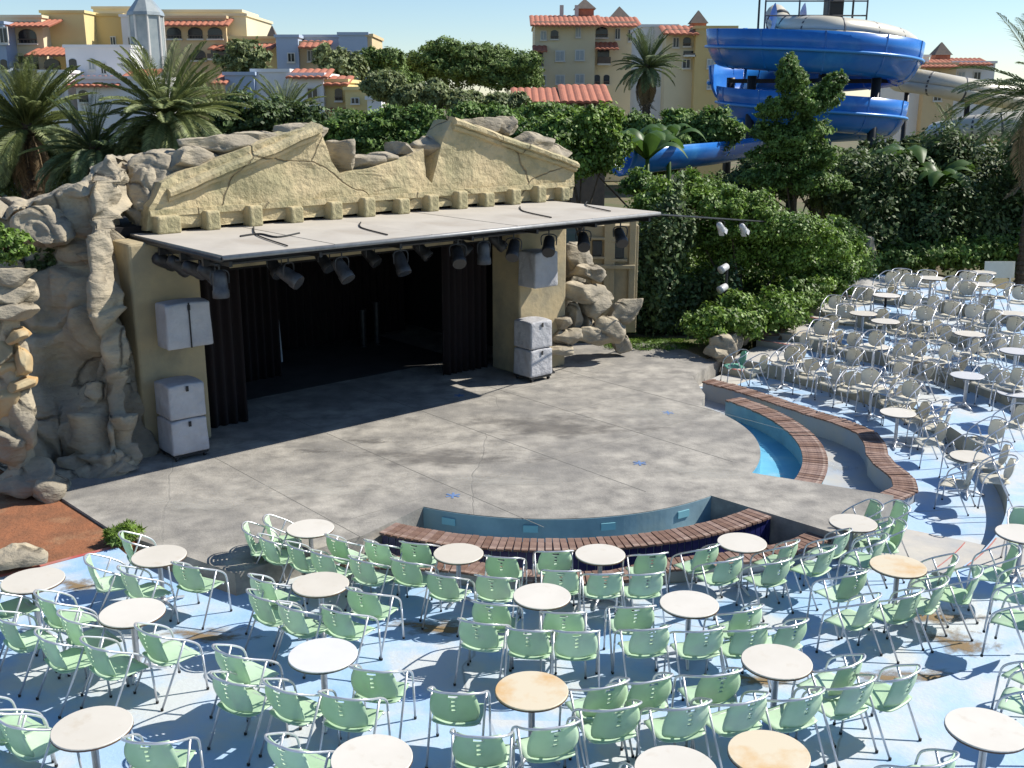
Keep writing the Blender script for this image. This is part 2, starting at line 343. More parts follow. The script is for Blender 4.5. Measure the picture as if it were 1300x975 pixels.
# brown silt lying at the foot of the risers
def blot(u, v, z, ru, rv, seed, m='silt'):
    o = obj('silt_patch', mesh('silt_patch', [(math.cos(i*math.pi/14), math.sin(i*math.pi/14), 0) for i in range(28)], [tuple(range(28))], m), None, PZ(u, v, z+.005+.0004*seed), seed*.3*0, (ru*1.5, rv*1.5, 1))
    struct(o)
for q in ((560, 796, LZ[1], .9, .35, 1), (965, 862, LZ[2], .6, .25, 2), (1120, 858, LZ[2], .6, .22, 3), (1185, 858, LZ[2], .6, .22, 4), (1215, 815, LZ[2], .5, .5, 5), (95, 890, LZ[2], .6, .3, 6), (262, 806, LZ[2], .7, .3, 7), (1180, 780, LZ[2], .7, .4, 8), (100, 742, LZ[2], .4, .3, 9),
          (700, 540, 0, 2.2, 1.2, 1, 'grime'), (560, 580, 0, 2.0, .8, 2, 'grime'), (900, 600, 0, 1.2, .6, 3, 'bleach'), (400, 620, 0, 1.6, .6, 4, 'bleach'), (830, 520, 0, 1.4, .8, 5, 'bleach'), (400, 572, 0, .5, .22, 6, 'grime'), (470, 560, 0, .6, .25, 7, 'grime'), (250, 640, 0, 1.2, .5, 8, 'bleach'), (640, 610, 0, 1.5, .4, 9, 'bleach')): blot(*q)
# pools
def slat_cap(parent, fr, a0, a1, pitch, z, length, width, name='slat'):
    me = MB().box((0, 0, 0), (length, width, .035)).me('slat', 'wood'); a = a0; i = 0
    while a < a1:
        r = fr(a); e = .5; p0, p1 = pol(fr(a-e), a-e), pol(fr(a+e), a+e); t = p1-p0
        o = obj(name, me, parent, pol(r, a, z+NR.normal()*.004), math.atan2(t.y, t.x)-math.pi/2+NR.normal()*.012)
        ds = math.hypot(1, 0)*r*R(1); a += pitch/(t.length if t.length > .01 else ds); i += 1
def low_wall(name, label, fr, th, a0, a1, z0, z1, mside, mtop='grout'):
    t = thing(name, label, 'pool wall', pol(fr((a0+a1)/2), (a0+a1)/2, z0))
    o = sector('wall_core', lambda a: fr(a)-th/2, lambda a: fr(a)+th/2, a0, a1, z0, z1, mtop, mside, 1.0); o.parent = t; o.location = -t.location
    return t
def reparent_offset(t):
    for c in t.children:
        if c.name.split('.')[0] in ('slat', 'tile', 'light_panel'): c.location -= t.location
inner = lambda a: 5.28
for nm, a0, a1, lab, side in (('pool_wall', -119, -49, 'curved wood topped pool wall faced with dark blue tiles', 'poolpaint'), ('pool_wall', -29, 34, 'curved wood topped pool wall with teal inner face beside the white chairs', 'poolpaint')):
    t = low_wall(nm, lab, inner, .34, a0, a1, -.9, -.045, side)
    slat_cap(t, inner, a0+.4, a1, .118, -.022, .46, .098)
    if a0 < -100:
        tm = MB().box((0, 0, 0), (.012, .118, .62)).me('tile', 'tile'); a = a0+.7
        while a < a1: obj('tile', tm, t, pol(5.457, a, -.37), R(a)); a += .132/5.457/R(1)
    else:
        tm = MB().box((0, 0, 0), (.012, .118, .2)).me('tile', 'tile')
        for i in range(3): obj('tile', tm, t, pol(5.17+i*.125, -29.12, -.16), R(-119))
    reparent_offset(t)
for a0, a1, wf, lab in ((-119, -46, wavA, 'low wavy wall with wood slat top under the front row tables'), (-27, 50, wavB, 'low wavy wall with wood slat top along the white chair terrace')):
    t = low_wall('channel_wall', lab, lambda a: wf(a)+.03, .3, a0, a1, -.9, -.16, 'channel')
    slat_cap(t, lambda a: wf(a)+.03, a0+.3, a1, .118, -.135, .42, .098); reparent_offset(t)
struct(sector('pool_basin', 4.2, 5.2, -119.3, -48.7, -.93, -.46, 'poolpaint', 'poolpaint'))
struct(sector('pool_basin', 4.2, 5.2, -29.3, 34.3, -.93, -.42, 'poolblue', 'poolblue'))
struct(sector('channel_floor', 5.4, lambda a: wavA(a), -119.2, -45.8, -.93, -.68, 'channel', 'channel'))
struct(sector('channel_floor', 5.4, lambda a: wavB(a), -28.5, 50, -.93, -.56, 'channel', 'channel'))
def face_band(name, r, a0, a1, z0, z1, m, th=.012):
    return struct(sector(name, r, r+th, a0, a1, z0, z1, m, m))
face_band('pool_lining', 4.272, -119, -49, -.5, -.012, 'poolpaint')
face_band('pool_lining', 4.272, -29, 33, -.5, -.03, 'poolblue')
# pale lights let into the pool lining
for i, a in enumerate((-112.5, -94, -77, -58)):
    tag(MB().box((0, 0, 0), (.02, .24, .12)).build('pool_light', 'cyan', None, False, pol(4.295, a, -.17), R(a)), 'small pale cyan light panel set in the teal pool lining', 'pool light', 'lights in the pool lining')
# white silt heap left in the dry channel
blot(1062, 592, -.56, .4, .5, 11, 'bleach')
# stair on the right, half steps between the terraces
t = thing('stair', 'pale concrete stair climbing beside the shrubs and white chairs', 'stair', pol(8.5, 50, 0))
for k in range(1, 6):
    r0, r1 = (ER[k] if k > 1 else 6.6), ER[k+1]
    o = sector('landing', r0+.02, r1-.42, 47, 52.9, LZ[k]-.1, LZ[k]+.006, 'aisle', 'riser'); o.parent = t; o.location = -t.location
    if k < 5:
        o = sector('tread', r1-.42, r1-.005, 47, 53.2, LZ[k]-.1, LZ[k]+.175, 'aisle', 'riser'); o.parent = t; o.location = -t.location
        e = sector('painted_nosing', r1-.425, r1-.36, 47, 53.2, LZ[k]+.1755, LZ[k]+.179, 'redpaint', 'redpaint'); e.parent = t; e.location = -t.location
t = thing('stair', 'pair of concrete aisle steps with red nosing between green chairs', 'stair', pol(8.3, -40, LZ[1]))
for q in (('landing', 7.1, 8.08, -44, -33, LZ[1]-.1, LZ[1]+.006), ('tread', 8.08, 8.495, -46, -36, LZ[1]-.1, LZ[1]+.175), ('landing', 8.52, 10.1, -45, -36, LZ[2]-.1, LZ[2]+.006)):
    o = sector(*q, 'aisle', 'riser'); o.parent = t; o.location = -t.location
for r in (8.09, 8.53):
    o = sector('painted_nosing', r, r+.018, -45.5, -36.5, LZ[1]+.1, (LZ[1]+.179 if r < 8.2 else .0105), 'redpaint', 'redpaint'); o.parent = t; o.location = -t.location
# blue tape crosses on the stage
for i, (u, v) in enumerate(((575, 629), (812, 588), (848, 524), (583, 502))):
    c = PZ(u, v, .004); m = MB()
    for a in (.5, 1.55, 2.6): m.box((0, 0, .001*a), (.26, .04, .003), a)
    tag(m.build('tape_mark', 'tapeblue', None, False, c), 'blue star shaped tape mark stuck on the stage floor', 'tape mark', 'tape marks on the stage')
# ---------------------------------------------------------------- stage house
CH = 4.05                                               # canopy height
hs = thing('stage_house', 'open fronted stage house with plastered pillars and dark interior', 'stage house', SO)
def sbox(parent, name, s0, s1, t0, t1, z0, z1, m, off=None):
    o = MB().box((0, 0, 0), (s1-s0, t1-t0, z1-z0)).build(name, m, parent, False, ST((s0+s1)/2, (t0+t1)/2, (z0+z1)/2)-(off if off is not None else parent.location), SROT); return o
bevel(sbox(hs, 'pillar', -1.85, -.5, -.55, .3, 0, 4.0, 'pillar'), .06)
bevel(sbox(hs, 'pillar', 7.45, 9.0, -.5, .55, 0, 4.0, 'pillar'), .05)
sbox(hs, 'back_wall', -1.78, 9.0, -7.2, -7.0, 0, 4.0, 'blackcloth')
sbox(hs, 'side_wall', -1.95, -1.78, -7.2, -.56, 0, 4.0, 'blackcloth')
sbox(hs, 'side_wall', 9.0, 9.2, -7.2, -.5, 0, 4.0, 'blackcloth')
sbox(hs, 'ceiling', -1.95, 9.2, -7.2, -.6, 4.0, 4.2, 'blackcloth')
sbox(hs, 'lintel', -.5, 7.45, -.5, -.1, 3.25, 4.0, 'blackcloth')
sbox(hs, 'lintel_strip', .3, 7.2, -.1, -.06, 3.3, 3.38, 'pillar')
def drape(label, s0, s1, t, z0, z1, ang=0, m='curtain', n=10):
    L = s1-s0
    def fn(a, b):
        x = (a-.5)*L; wob = .06*math.sin(a*n*2*math.pi)+.02*math.sin(a*n*5.1)
        return Vector((x, wob*(1.1-.3*b), z0+(z1-z0)*b))
    o = MB().grid(fn, n*10, 6).build('curtain', m, None, True, ST((s0+s1)/2, t, 0), SROT+ang); sd = o.modifiers.new('cloth', 'SOLIDIFY'); sd.thickness = .012
    return tag(o, label, 'curtain')
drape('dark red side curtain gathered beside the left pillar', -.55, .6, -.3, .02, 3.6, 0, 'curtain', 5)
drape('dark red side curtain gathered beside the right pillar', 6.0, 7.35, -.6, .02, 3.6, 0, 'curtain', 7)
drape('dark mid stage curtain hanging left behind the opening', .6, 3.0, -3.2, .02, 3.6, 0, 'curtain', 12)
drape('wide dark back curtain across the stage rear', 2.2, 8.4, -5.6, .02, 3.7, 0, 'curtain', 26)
# pale panel and stands left inside
pn = thing('display_panel', 'pale leaning display panel standing inside the dark stage', 'panel', ST(3.3, -4.2, 0), SROT)
MB().box((0, 0, .95), (.5, .05, 1.7), 0, 0, -.08).build('board', 'pale', pn); MB().box((0, .2, .5), (.04, .04, 1.0), 0, 0, .35).build('prop_leg', 'darkmetal', pn)
for i, (s, h) in enumerate(((6.3, 1.0), (6.75, 1.15))):
    p = thing('bollard_stand', 'grey round stand in front of the back curtain', 'stand', ST(s, -4.6, 0), 0, 'stands in the dark stage')
    MB().lathe([(.13, .0), (.13, .04), (.09, .06), (.085, h)], 16).build('post', 'darkmetal', p); MB().lathe([(.11, h), (.11, h+.04), (.04, h+.07)], 16).build('cap', 'darkmetal', p)
# ---------------------------------------------------------------- canopy
cn = thing('canopy', 'flat pale panelled canopy roof with dark steel edge over the stage', 'canopy', ST(4, 1.3, CH))
s0, s1, t0, t1 = -1.45, 9.3, -.65, 3.25
npan = 5
for i in range(npan):
    a = s0+(s1-s0)*i/npan; b = s0+(s1-s0)*(i+1)/npan
    o = sbox(cn, 'roof_panel', a+.012, b-.012, t0, t1, CH-.04, CH+.02+.004*(i % 2), 'roofpanel')
sbox(cn, 'soffit', s0+.02, s1-.02, t0, t1-.02, CH-.1, CH-.045, 'blackcloth')
MB().tube([ST(s0, t1+.03, CH-.02)-cn.location, ST(s1, t1+.03, CH-.02)-cn.location], .038, 10).build('edge_tube', 'edgesteel', cn, True)
MB().tube([ST(s0-.02, t0, CH-.05)-cn.location, ST(s0-.02, t1, CH-.05)-cn.location], .045, 8).build('side_tube', 'darkmetal', cn, True)
MB().tube([ST(s1+.02, t0, CH-.05)-cn.location, ST(s1+.02, t1, CH-.05)-cn.location], .045, 8).build('side_tube', 'darkmetal', cn, True)
for t in (.6, 1.5, 2.4):
    sbox(cn, 'beam', s0+.05, s1-.05, t-.04, t+.04, CH-.26, CH-.1, 'darkmetal')
for s in np.linspace(s0+.2, s1-.2, 7): sbox(cn, 'rafter', s-.03, s+.03, t0, t1-.1, CH-.2, CH-.101, 'blackmetal')
for t, z in ((2.75, CH-.2), (1.2, CH-.3)):
    MB().tube([ST(s0+.1, t, z)-cn.location, ST(s1-.1, t, z)-cn.location], .03, 8).build('lighting_bar', 'darkmetal', cn, True)
for s in np.linspace(s0+.3, s1-.3, 6): MB().tube([ST(s, 2.75, CH-.2)-cn.location, ST(s, 2.75, CH-.1)-cn.location], .015, 6).build('bar_hanger', 'darkmetal', cn)
# cables trailing over the roof
for i, (u0, v0, u1, v1) in enumerate(((322, 288, 365, 312), (458, 282, 492, 298), (660, 262, 700, 276), (745, 256, 775, 268))):
    a, b = PZ(u0, v0, CH+.04), PZ(u1, v1, CH+.04); mid = (a+b)/2+Vector((-.25, .1, 0))
    tag(MB().tube(smooth_path([a, mid, b]), .014, 5).build('roof_cable', 'rubber'), 'thin black cable lying across the pale canopy roof', 'cable', 'cables on the canopy roof')
tag(MB().tube(smooth_path([PZ(305, 300, CH+.035), PZ(330, 297, CH+.035), PZ(352, 301, CH+.035), PZ(380, 296, CH+.035)]), .022, 5).build('roof_cable', 'rubber'), 'dark looped hose lying on the left part of the canopy roof', 'hose')
# ---------------------------------------------------------------- pediment
PTt = -.35
pd = thing('pediment', 'broken sand coloured plaster pediment with a raking cornice above the canopy', 'pediment', ST(3, PTt, CH))
def ppt(u, v, t=PTt): q = PT(u, v, t); return (q.x, q.z)
outline = [ppt(*p) for p in ((186, 293), (188, 262), (205, 232), (240, 214), (300, 192), (360, 170), (404, 160), (411, 178), (420, 204), (432, 222), (450, 218), (470, 214), (498, 206), (520, 198), (538, 188), (541, 225), (549, 232), (556, 205), (563, 172), (574, 152), (600, 166), (650, 183), (700, 198), (729, 208), (726, 250))]
bm = bmesh.new(); TH = .7
off = pd.location
fv = [bm.verts.new(ST(s, PTt, z)-off) for s, z in outline]; f = bm.faces.new(fv)
ex = bmesh.ops.extrude_face_region(bm, geom=[f]); bmesh.ops.translate(bm, verts=[v for v in ex['geom'] if isinstance(v, bmesh.types.BMVert)], vec=SN*-TH)
bmesh.ops.triangulate(bm, faces=bm.faces[:]); 
for _ in range(3): bmesh.ops.subdivide_edges(bm, edges=[e for e in bm.edges if e.calc_length() > .22], cuts=1, use_grid_fill=False); bmesh.ops.triangulate(bm, faces=bm.faces[:])
bmesh.ops.recalc_face_normals(bm, faces=bm.faces)
for v in bm.verts:
    p = v.co; a = noise.noise(p*1.3)*.07+noise.noise(p*4)*.03; v.co = p+SN*a+Vector((0, 0, noise.noise(p*2+Vector((5, 5, 5)))*.05))
me = bpy.data.meshes.new('wall_panel'); bm.to_mesh(me); bm.free(); me.materials.append(MATS['plaster']); obj('wall_panel', me, pd)
def cornice(p, q, dz=0):
    a, b = ppt(*p), ppt(*q); n = 26; prof = [(0, -.12), (.09, -.10), (.11, -.04), (.09, 0), (.19, .02), (.2, .10), (.12, .16), (-.25, .2)]
    m = MB(); vs = []; fs = []
    for i in range(n+1):
        k = i/n; s = a[0]+(b[0]-a[0])*k; z = a[1]+(b[1]-a[1])*k+dz
        for (t, h) in prof:
            w = Vector((s, t, z+h)); j = noise.noise(w*3.3)*.035; vs.append(ST(s, PTt+t+j, z+h+noise.noise(w*2.7)*.035)-off)
    L = len(prof)
    for i in range(n):
        for k in range(L-1): fs.append((i*L+k, i*L+k+1, (i+1)*L+k+1, (i+1)*L+k))
    fs += [tuple(range(L))[::-1], tuple(range(n*L, n*L+L))]
    m.add(vs, fs).build('cornice', 'plaster', pd)
cornice((212, 250), (404, 168)); cornice((574, 158), (729, 212))
for i, u in enumerate((212, 268, 322, 374, 424, 466, 510, 547, 584, 618, 652, 684, 714)):
    v = 288-(u-212)*(288-249)/(714-212); s, z = ppt(u, v-2, PTt+.12); k = 1.6 if i == 0 else 1
    o = sbox(pd, 'dentil', s-.15*k, s+.15*k, PTt-.1, PTt+.26, CH+.01, CH+.36+.04*(i % 3), 'plaster', off); bevel(o, .05, 3)
o = sbox(pd, 'base_course', ppt(190, 280)[0], ppt(727, 245)[0], PTt, PTt+.06, CH+.34, CH+.46, 'plaster', off)
def rock_on(parent, u, v, hw, hh, y, dp, seed, m='rock', name='boulder', sub=4, rz=None, strata=.6, tilt=0, amp=.28):
    c = PY(u, v, y); k = y/F*1.03; me = rockmesh(name, (hw*k, dp, hh*k), seed, m, sub, amp, strata)
    o = obj(name, me, parent, c-(parent.location if parent else Vector())); o.rotation_euler = (0, tilt, rz if rz is not None else SROT*.6); return o
# boulders lying along the top of the pediment
for i, (u, v, hw, hh, s) in enumerate(((280, 186, 52, 14, 1), (330, 182, 46, 14, 2), (380, 166, 34, 14, 3), (238, 206, 44, 20, 4), (430, 196, 22, 22, 5), (455, 210, 34, 14, 6), (508, 190, 18, 13, 7), (538, 188, 18, 14, 8), (605, 164, 36, 14, 9), (640, 160, 22, 16, 10), (672, 182, 34, 14, 11), (705, 198, 30, 14, 12), (490, 206, 34, 12, 13))):
    q = PT(u, v, PTt-.55); p = ST(q.x, PTt-.55, q.z); k = p.y/F
    me = rockmesh('boulder', (hw*k, .5, hh*k), s, 'rock', 4, .2, .6, 4.5); obj('boulder', me, pd, p-off, SROT)
# ---------------------------------------------------------------- left cliff
cl = thing('rock_cliff', 'tall weathered artificial rock cliff left of the stage', 'rock cliff', (-8.5, 20, 0))
path = smooth_path([PZ(-90, 585, 0), PZ(-20, 588, 0), PZ(45, 590, 0), PZ(92, 585, 0), PZ(128, 600, 0), PZ(158, 598, 0), PZ(174, 582, 0), PZ(182, 566, 0)], 14)
topv = interp([(-90, 262), (0, 252), (45, 243), (90, 236), (130, 214), (170, 202), (215, 196)])
def cliff(a, b):
    k = a*(len(path)-1); i = min(int(k), len(path)-2); p = path[i].lerp(path[i+1], k-i); t = (path[i+1]-path[i]).normalized(); nrm = Vector((t.y, -t.x, 0))
    if nrm.y > 0: nrm = -nrm
    H = PY(float(np.interp(a, [0, 1], [-90, 190])), topv(float(np.interp(a, [0, 1], [-90, 190]))), p.y+2.0).z
    if b < .78: bb = b/.78; z = H*bb; back = 1.5*bb**1.3
    else: bb = (b-.78)/.22; z = H+.12*math.sin(bb*math.pi); back = 1.5+1.9*bb
    w = p+Vector((-.30, .85, 0))*back+Vector((0, 0, z)); q = w+Vector((3, 7, 1))
    d = noise.noise(q*.6)*.8+noise.noise(q*1.2)*.42+noise.noise(q*3.1)*.11+noise.noise(q*7)*.04
    led = ((z+1.1*noise.noise(q*.45)+.3*noise.noise(q*1.6))/.95) % 1.0; d += (led**1.8-.45)*.30*(.5+1.2*noise.noise(q*.7+Vector((4, 4, 4))))
    d -= max(0, .10-abs(noise.noise(q*.8+Vector((8, 1, 5)))))*2.6
    cleft = math.exp(-((a-.575-.02*math.sin(z*1.3))/.035)**2)*min(1, z/1.2)*(1 if z < 4.2 else max(0, 1-(z-4.2)/.5)); d -= cleft*1.0
    cleft = math.exp(-((a-.90)/.03)**2)*(1 if z < 3 else max(0, 1-(z-3)/.8)); d -= cleft*.45
    return w+(nrm*.9+Vector((0, 0, .25 if b < .78 else .9)))*d*(1 if b < .78 else .7)-cl.location
MB().grid(cliff, 190, 150).build('rock_face', 'rock', cl, True)
for i, (u, v, hw, hh, y, dp, tl) in enumerate(((118, 603, 56, 20, 18.2, .4, -.32), (60, 290, 40, 26, 19.7, .6, -.2), (205, 222, 42, 26, 21.4, .8, -.15), (150, 218, 40, 18, 21.9, .8, -.2), (185, 262, 34, 44, 20.9, .6, 0), (88, 612, 34, 16, 18.0, .35, 0))):
    rock_on(cl, u, v, hw, hh, y, dp, 60+i, tilt=tl, sub=5)
# carved ruin pier at the far left
rp = thing('carved_pier', 'ruined carved stone pier with ochre blocks and ledge capital', 'pier', PZ(18, 632, 0))
for i, (u, v, hw, hh, m, dp) in enumerate(((8, 500, 30, 130, 'rock', .34), (14, 392, 40, 17, 'rock', .6), (12, 372, 30, 20, 'rock', .5), (12, 352, 34, 14, 'rock', .5), (24, 425, 14, 9, 'rocktan', .45), (4, 445, 24, 22, 'pillar', .4), (28, 455, 14, 24, 'rocktan', .4), (28, 485, 18, 9, 'rocktan', .45), (6, 505, 24, 30, 'rocktan', .4), (30, 530, 20, 40, 'rock', .4), (8, 560, 40, 40, 'rock', .6), (28, 610, 44, 28, 'rock', .6), (62, 618, 26, 24, 'rock', .5), (5, 470, 22, 20, 'rocktan', .38))):
    rock_on(rp, u, v, hw, hh, 17.3, dp, 90+i, m, 'carved_block' if 3 < i < 10 else 'boulder', 4, .3, .5)
rk = rock_on(None, 22, 706, 40, 17, 14.2, .4, 131, 'rock', 'boulder'); tag(rk, 'low pale boulder lying at the edge of the red soil bed', 'boulder')
# ---------------------------------------------------------------- rocks right of the stage
rr = thing('rock_outcrop', 'layered rock outcrop with overhanging slab right of the stage', 'rock outcrop', PZ(735, 458, 0))
for i, (u, v, hw, hh, y, dp, tl) in enumerate(((715, 385, 22, 70, 28.6, .7, 0), (732, 330, 22, 22, 27.8, .6, 0), (745, 345, 20, 14, 27.2, .6, 0), (738, 372, 38, 16, 26.9, .7, .1), (752, 384, 20, 22, 26.9, .5, 0), (727, 405, 10, 22, 26.6, .35, 0), (745, 412, 14, 14, 26.8, .4, 0), (712, 408, 13, 9, 26.2, .4, 0), (716, 428, 24, 14, 26.2, .45, 0), (752, 424, 30, 14, 26.6, .5, .1), (772, 416, 22, 22, 26.8, .45, -.2), (790, 398, 32, 16, 27.3, .4, -.35), (708, 444, 26, 8, 25.8, .35, 0), (785, 425, 20, 22, 27.4, .4, -.5))):
    rock_on(rr, u, v, hw, hh, y, dp, 140+i, tilt=tl)
cp = thing('carved_facade', 'beige carved facade with small dark square openings behind the rocks', 'facade', PY(778, 440, 29.2))
def fpart(name, u0, v0, u1, v1, y, th, m):
    a, b = PY(u0, v0, y), PY(u1, v1, y); c = (a+b)/2
    return bevel(MB().box((0, 0, 0), (abs(b.x-a.x), th, abs(a.z-b.z))).build(name, m, cp, False, c-cp.location), .02)
fpart('wall', 742, 285, 806, 420, 29.3, .5, 'pillar')
for u, v in ((758, 315), (786, 318)): fpart('opening', u-6, v-10, u+6, v+10, 29.03, .06, 'glass'); fpart('opening_surround', u-10, v+10.5, u+10, v+14, 29.0, .14, 'pillar'); fpart('opening_surround', u-10, v-14, u+10, v-10.5, 29.0, .14, 'pillar')
for u in (770, 776, 802): fpart('pilaster', u-2.5, 280, u+2.5, 400, 29.0, .12, 'pillar')
fpart('ledge', 744, 336, 806, 341, 28.95, .22, 'pillar'); fpart('carved_panel', 751, 345, 764, 385, 29.02, .08, 'rocktan')
# ---------------------------------------------------------------- loudspeakers under grey covers
def covered(nm, label, s, t, z, w, d, h, n=1, dolly=False, split=False, group=None):
    T = thing(nm, label, 'loudspeaker', ST(s, t, z), SROT, group); y = .12 if dolly else 0; hh = h/n
    for i in range(n):
        bm = bmesh.new(); bmesh.ops.create_cube(bm, size=1); bmesh.ops.subdivide_edges(bm, edges=bm.edges[:], cuts=7, use_grid_fill=True)
        for v in bm.verts:
            x, yy, zz = v.co; k = 1+.025*noise.noise(Vector((x*3+i*9+s, yy*3, zz*2)))+(.03*(.5-zz) if i == 0 else 0)
            fold = .018*math.sin(x*22+yy*15+3*noise.noise(v.co*2))*(.5-zz)
            v.co = Vector((x*w*k+fold*(yy), yy*d*k-fold*x, y+hh*(i+.5)+zz*(hh-.012)+(-.03*(abs(x)*abs(yy)*4)**2 if zz > .45 else 0)))
        me = bpy.data.meshes.new('cloth_cover'); bm.to_mesh(me); bm.free(); me.materials.append(MATS['cover']); me.polygons.foreach_set('use_smooth', [True]*len(me.polygons))
        o = obj('cloth_cover', me, T); bevel(o, .03)
        MB().box((0, -d/2-.022, y+hh*(i+1)-.1), (.05, .012, .1)).build('strap_tab', 'rubber', o)
    if split: MB().box((0, -d/2-.02, y+h/2), (.018, .03, h*.98)).build('seam', 'rubber', T)
    if dolly:
        MB().box((0, 0, .1), (w*.96, d*.96, .04)).build('dolly_board', 'rubber', T)
        for a in (-1, 1):
            for b in (-1, 1):
                c = MB().tube([(a*w*.4-.02, b*d*.4, .045), (a*w*.4+.02, b*d*.4, .045)], .045, 12).build('caster', 'darkmetal', T, True); MB().box((a*w*.4, b*d*.4, .085), (.05, .03, .03)).build('caster_fork', 'alu', c)
    else:
        MB().box((0, d*.35, h*.5), (w*.5, .5, .06)).build('wall_bracket', 'darkmetal', T)
    return T
q = PT(237, 574, 1.0); covered('covered_loudspeaker', 'stack of two grey covered loudspeakers on a dolly by the left pillar', q.x, .9, 0, .70, .68, 1.36, 2, True)
q = PT(236, 442, .85); covered('covered_loudspeaker', 'pair of grey covered loudspeakers mounted high on the left pillar', q.x, .85, q.z+.05, .86, .5, .86, 1, False, True)
q = PT(680, 458, 1.1); covered('covered_loudspeaker', 'stack of two grey covered loudspeakers on a dolly by the right pillar', q.x, 1.0, 0, .68, .64, 1.36, 2, True)
q = PT(683, 363, .95); covered('covered_loudspeaker', 'single grey covered loudspeaker mounted high on the right pillar', q.x, .95, q.z, .72, .6, .86, 1)
# ---------------------------------------------------------------- stage lights
def spotlight(label, loc, rz, tilt, m='lamp', k=1., group='spotlights hung below the canopy', barn=True):
    T = thing('stage_spotlight', label, 'spotlight', loc, rz, group)
    MB().tube([(0, 0, .02), (0, 0, -.1)], .018*k, 6).build('clamp', 'darkmetal', T)
    y = smooth_path([(-.17*k, 0, -.34*k), (-.18*k, 0, -.16*k), (-.1*k, 0, -.09*k), (.1*k, 0, -.09*k), (.18*k, 0, -.16*k), (.17*k, 0, -.34*k)], 4)
    MB().tube(y, .014*k, 6).build('yoke', 'darkmetal', T)
    b = MB().lathe([(.06*k, -.26*k), (.115*k, -.22*k), (.135*k, -.1*k), (.14*k, .1*k), (.155*k, .12*k), (.155*k, .24*k), (.15*k, .25*k)], 18).build('lamp_body', m, T, True, (0, 0, -.34*k)); b.rotation_euler = (tilt, 0, 0)
    MB().lathe([(.148*k, .252*k), (.148*k, .258*k)], 18).build('lens', 'glass', b)
    if barn:
        for a in range(4):
            f = MB().box((0, 0, .07*k), (.22*k, .006, .16*k), 0, 0, .35).build('barn_door', m, b, False, (math.sin(a*math.pi/2)*.16*k, -math.cos(a*math.pi/2)*.16*k, .25*k)); f.rotation_euler = (0, 0, a*math.pi/2)
    return T
lab = 'dark stage spotlight on the bar below the canopy edge'
for i, (u, m, tl, rz) in enumerate(((277, 'lampgrey', 3.1, 0), (365, 'lampgrey', 2.1, .5), (433, 'lampgrey', 2.4, .2), (508, 'lamp', 2.6, 0), (581, 'lamp', 2.2, -.5), (614, 'lampgrey', 3.1, 0), (652, 'lamp', 2.3, -.9), (697, 'lamp', 2.2, -.8), (741, 'lamp', 2.1, -.7), (788, 'lampgrey', 2.2, -.5))):
    q = PT(u, 318-(u-277)*.098+8, 2.78); spotlight(lab, ST(q.x, 2.78, CH-.22), SROT+rz, tl, m, .92, barn=False)
for i, (t, tl) in enumerate(((.3, 2.0), (.95, 2.2), (1.6, 2.0), (2.2, 2.2))):
    spotlight('dark spotlight in the row under the canopy left side', ST(-1.2, t, CH-.12), SROT+1.8, tl, 'lamp', .9, 'spotlights along the left side of the canopy', False)
for i, s in enumerate((.6, 1.7, 2.8, 4.1, 5.2, 6.2)):
    spotlight('dark spotlight on the inner bar deep under the canopy', ST(s, 1.2, CH-.32), SROT+.2*i, 2.3, 'lamp', .85, 'spotlights on the inner bar', False)
# lighting bar strung on to the right over the shrubs
lb = thing('light_truss', 'thin dark lighting bar running from the canopy corner over the shrubs', 'lighting bar', ST(9.3, 3.2, CH))
e0, e1 = ST(9.3, 3.2, CH-.05), PY(1010, 284, 32.0)
MB().tube([(0, 0, -.05), e1-lb.location], .022, 6).build('bar', 'darkmetal', lb)
MB().tube([e1-lb.location, (e1.x-lb.location.x, e1.y-lb.location.y, .02-lb.location.z)], .03, 6).build('pole', 'darkmetal', lb)
for u in (886, 910, 958):
    k = (u-828)/(975-828); spotlight('white spotlight on the thin bar above the shrubs', e0.lerp(e1, k), 2.6, 2.2, 'lampwhite', .62, 'white spotlights on the bar above the shrubs')
lp = thing('spotlight_post', 'short dark post with two white spotlights among the shrubs', 'light post', PZ(918, 435, .02))
MB().tube([(0, 0, 0), (0, 0, 2.15)], .04, 8).build('post', 'blackmetal', lp)
for z in (1.55, 2.1):
    b = MB().lathe([(.04, -.15), (.09, -.12), (.1, .08), (.11, .15)], 16).build('lamp_head', 'lampwhite', lp, True, (-.1, -.1, z)); b.rotation_euler = (1.9, 0, -.9)
    MB().box((-.04, -.04, z), (.1, .04, .04), .78).build('bracket', 'darkmetal', lp)
# ---------------------------------------------------------------- chairs and tables
def shell(name, fn, nu, nv, holes, m, th=.012):
    bm = bmesh.new(); g = [[bm.verts.new(fn(i/nu, j/nv)) for i in range(nu+1)] for j in range(nv+1)]
    for j in range(nv):
        for i in range(nu):
            if (i, j) not in holes: bm.faces.new((g[j][i], g[j][i+1], g[j+1][i+1], g[j+1][i]))
    bmesh.ops.recalc_face_normals(bm, faces=bm.faces); bmesh.ops.solidify(bm, geom=bm.faces[:], thickness=th)
    me = bpy.data.meshes.new(name); bm.to_mesh(me); bm.free(); me.materials.append(MATS[m]); me.polygons.foreach_set('use_smooth', [True]*len(me.polygons)); return me
def back_fn(oval):
    def fn(a, b):
        x = 2*a-1; z = .462+.362*b
        if oval: hw = .225*math.sqrt(max(.02, 1-abs(2*b-1)**2.6))**.9
        else: hw = .212+.030*math.sin(math.pi*min(1, b*1.15))-.03*max(0, b-.75)*2-.05*max(0, .12-b)*4
        return Vector((x*hw, -.195-.092*b+.06*x*x-.02*math.sin(math.pi*b), z))
    return fn
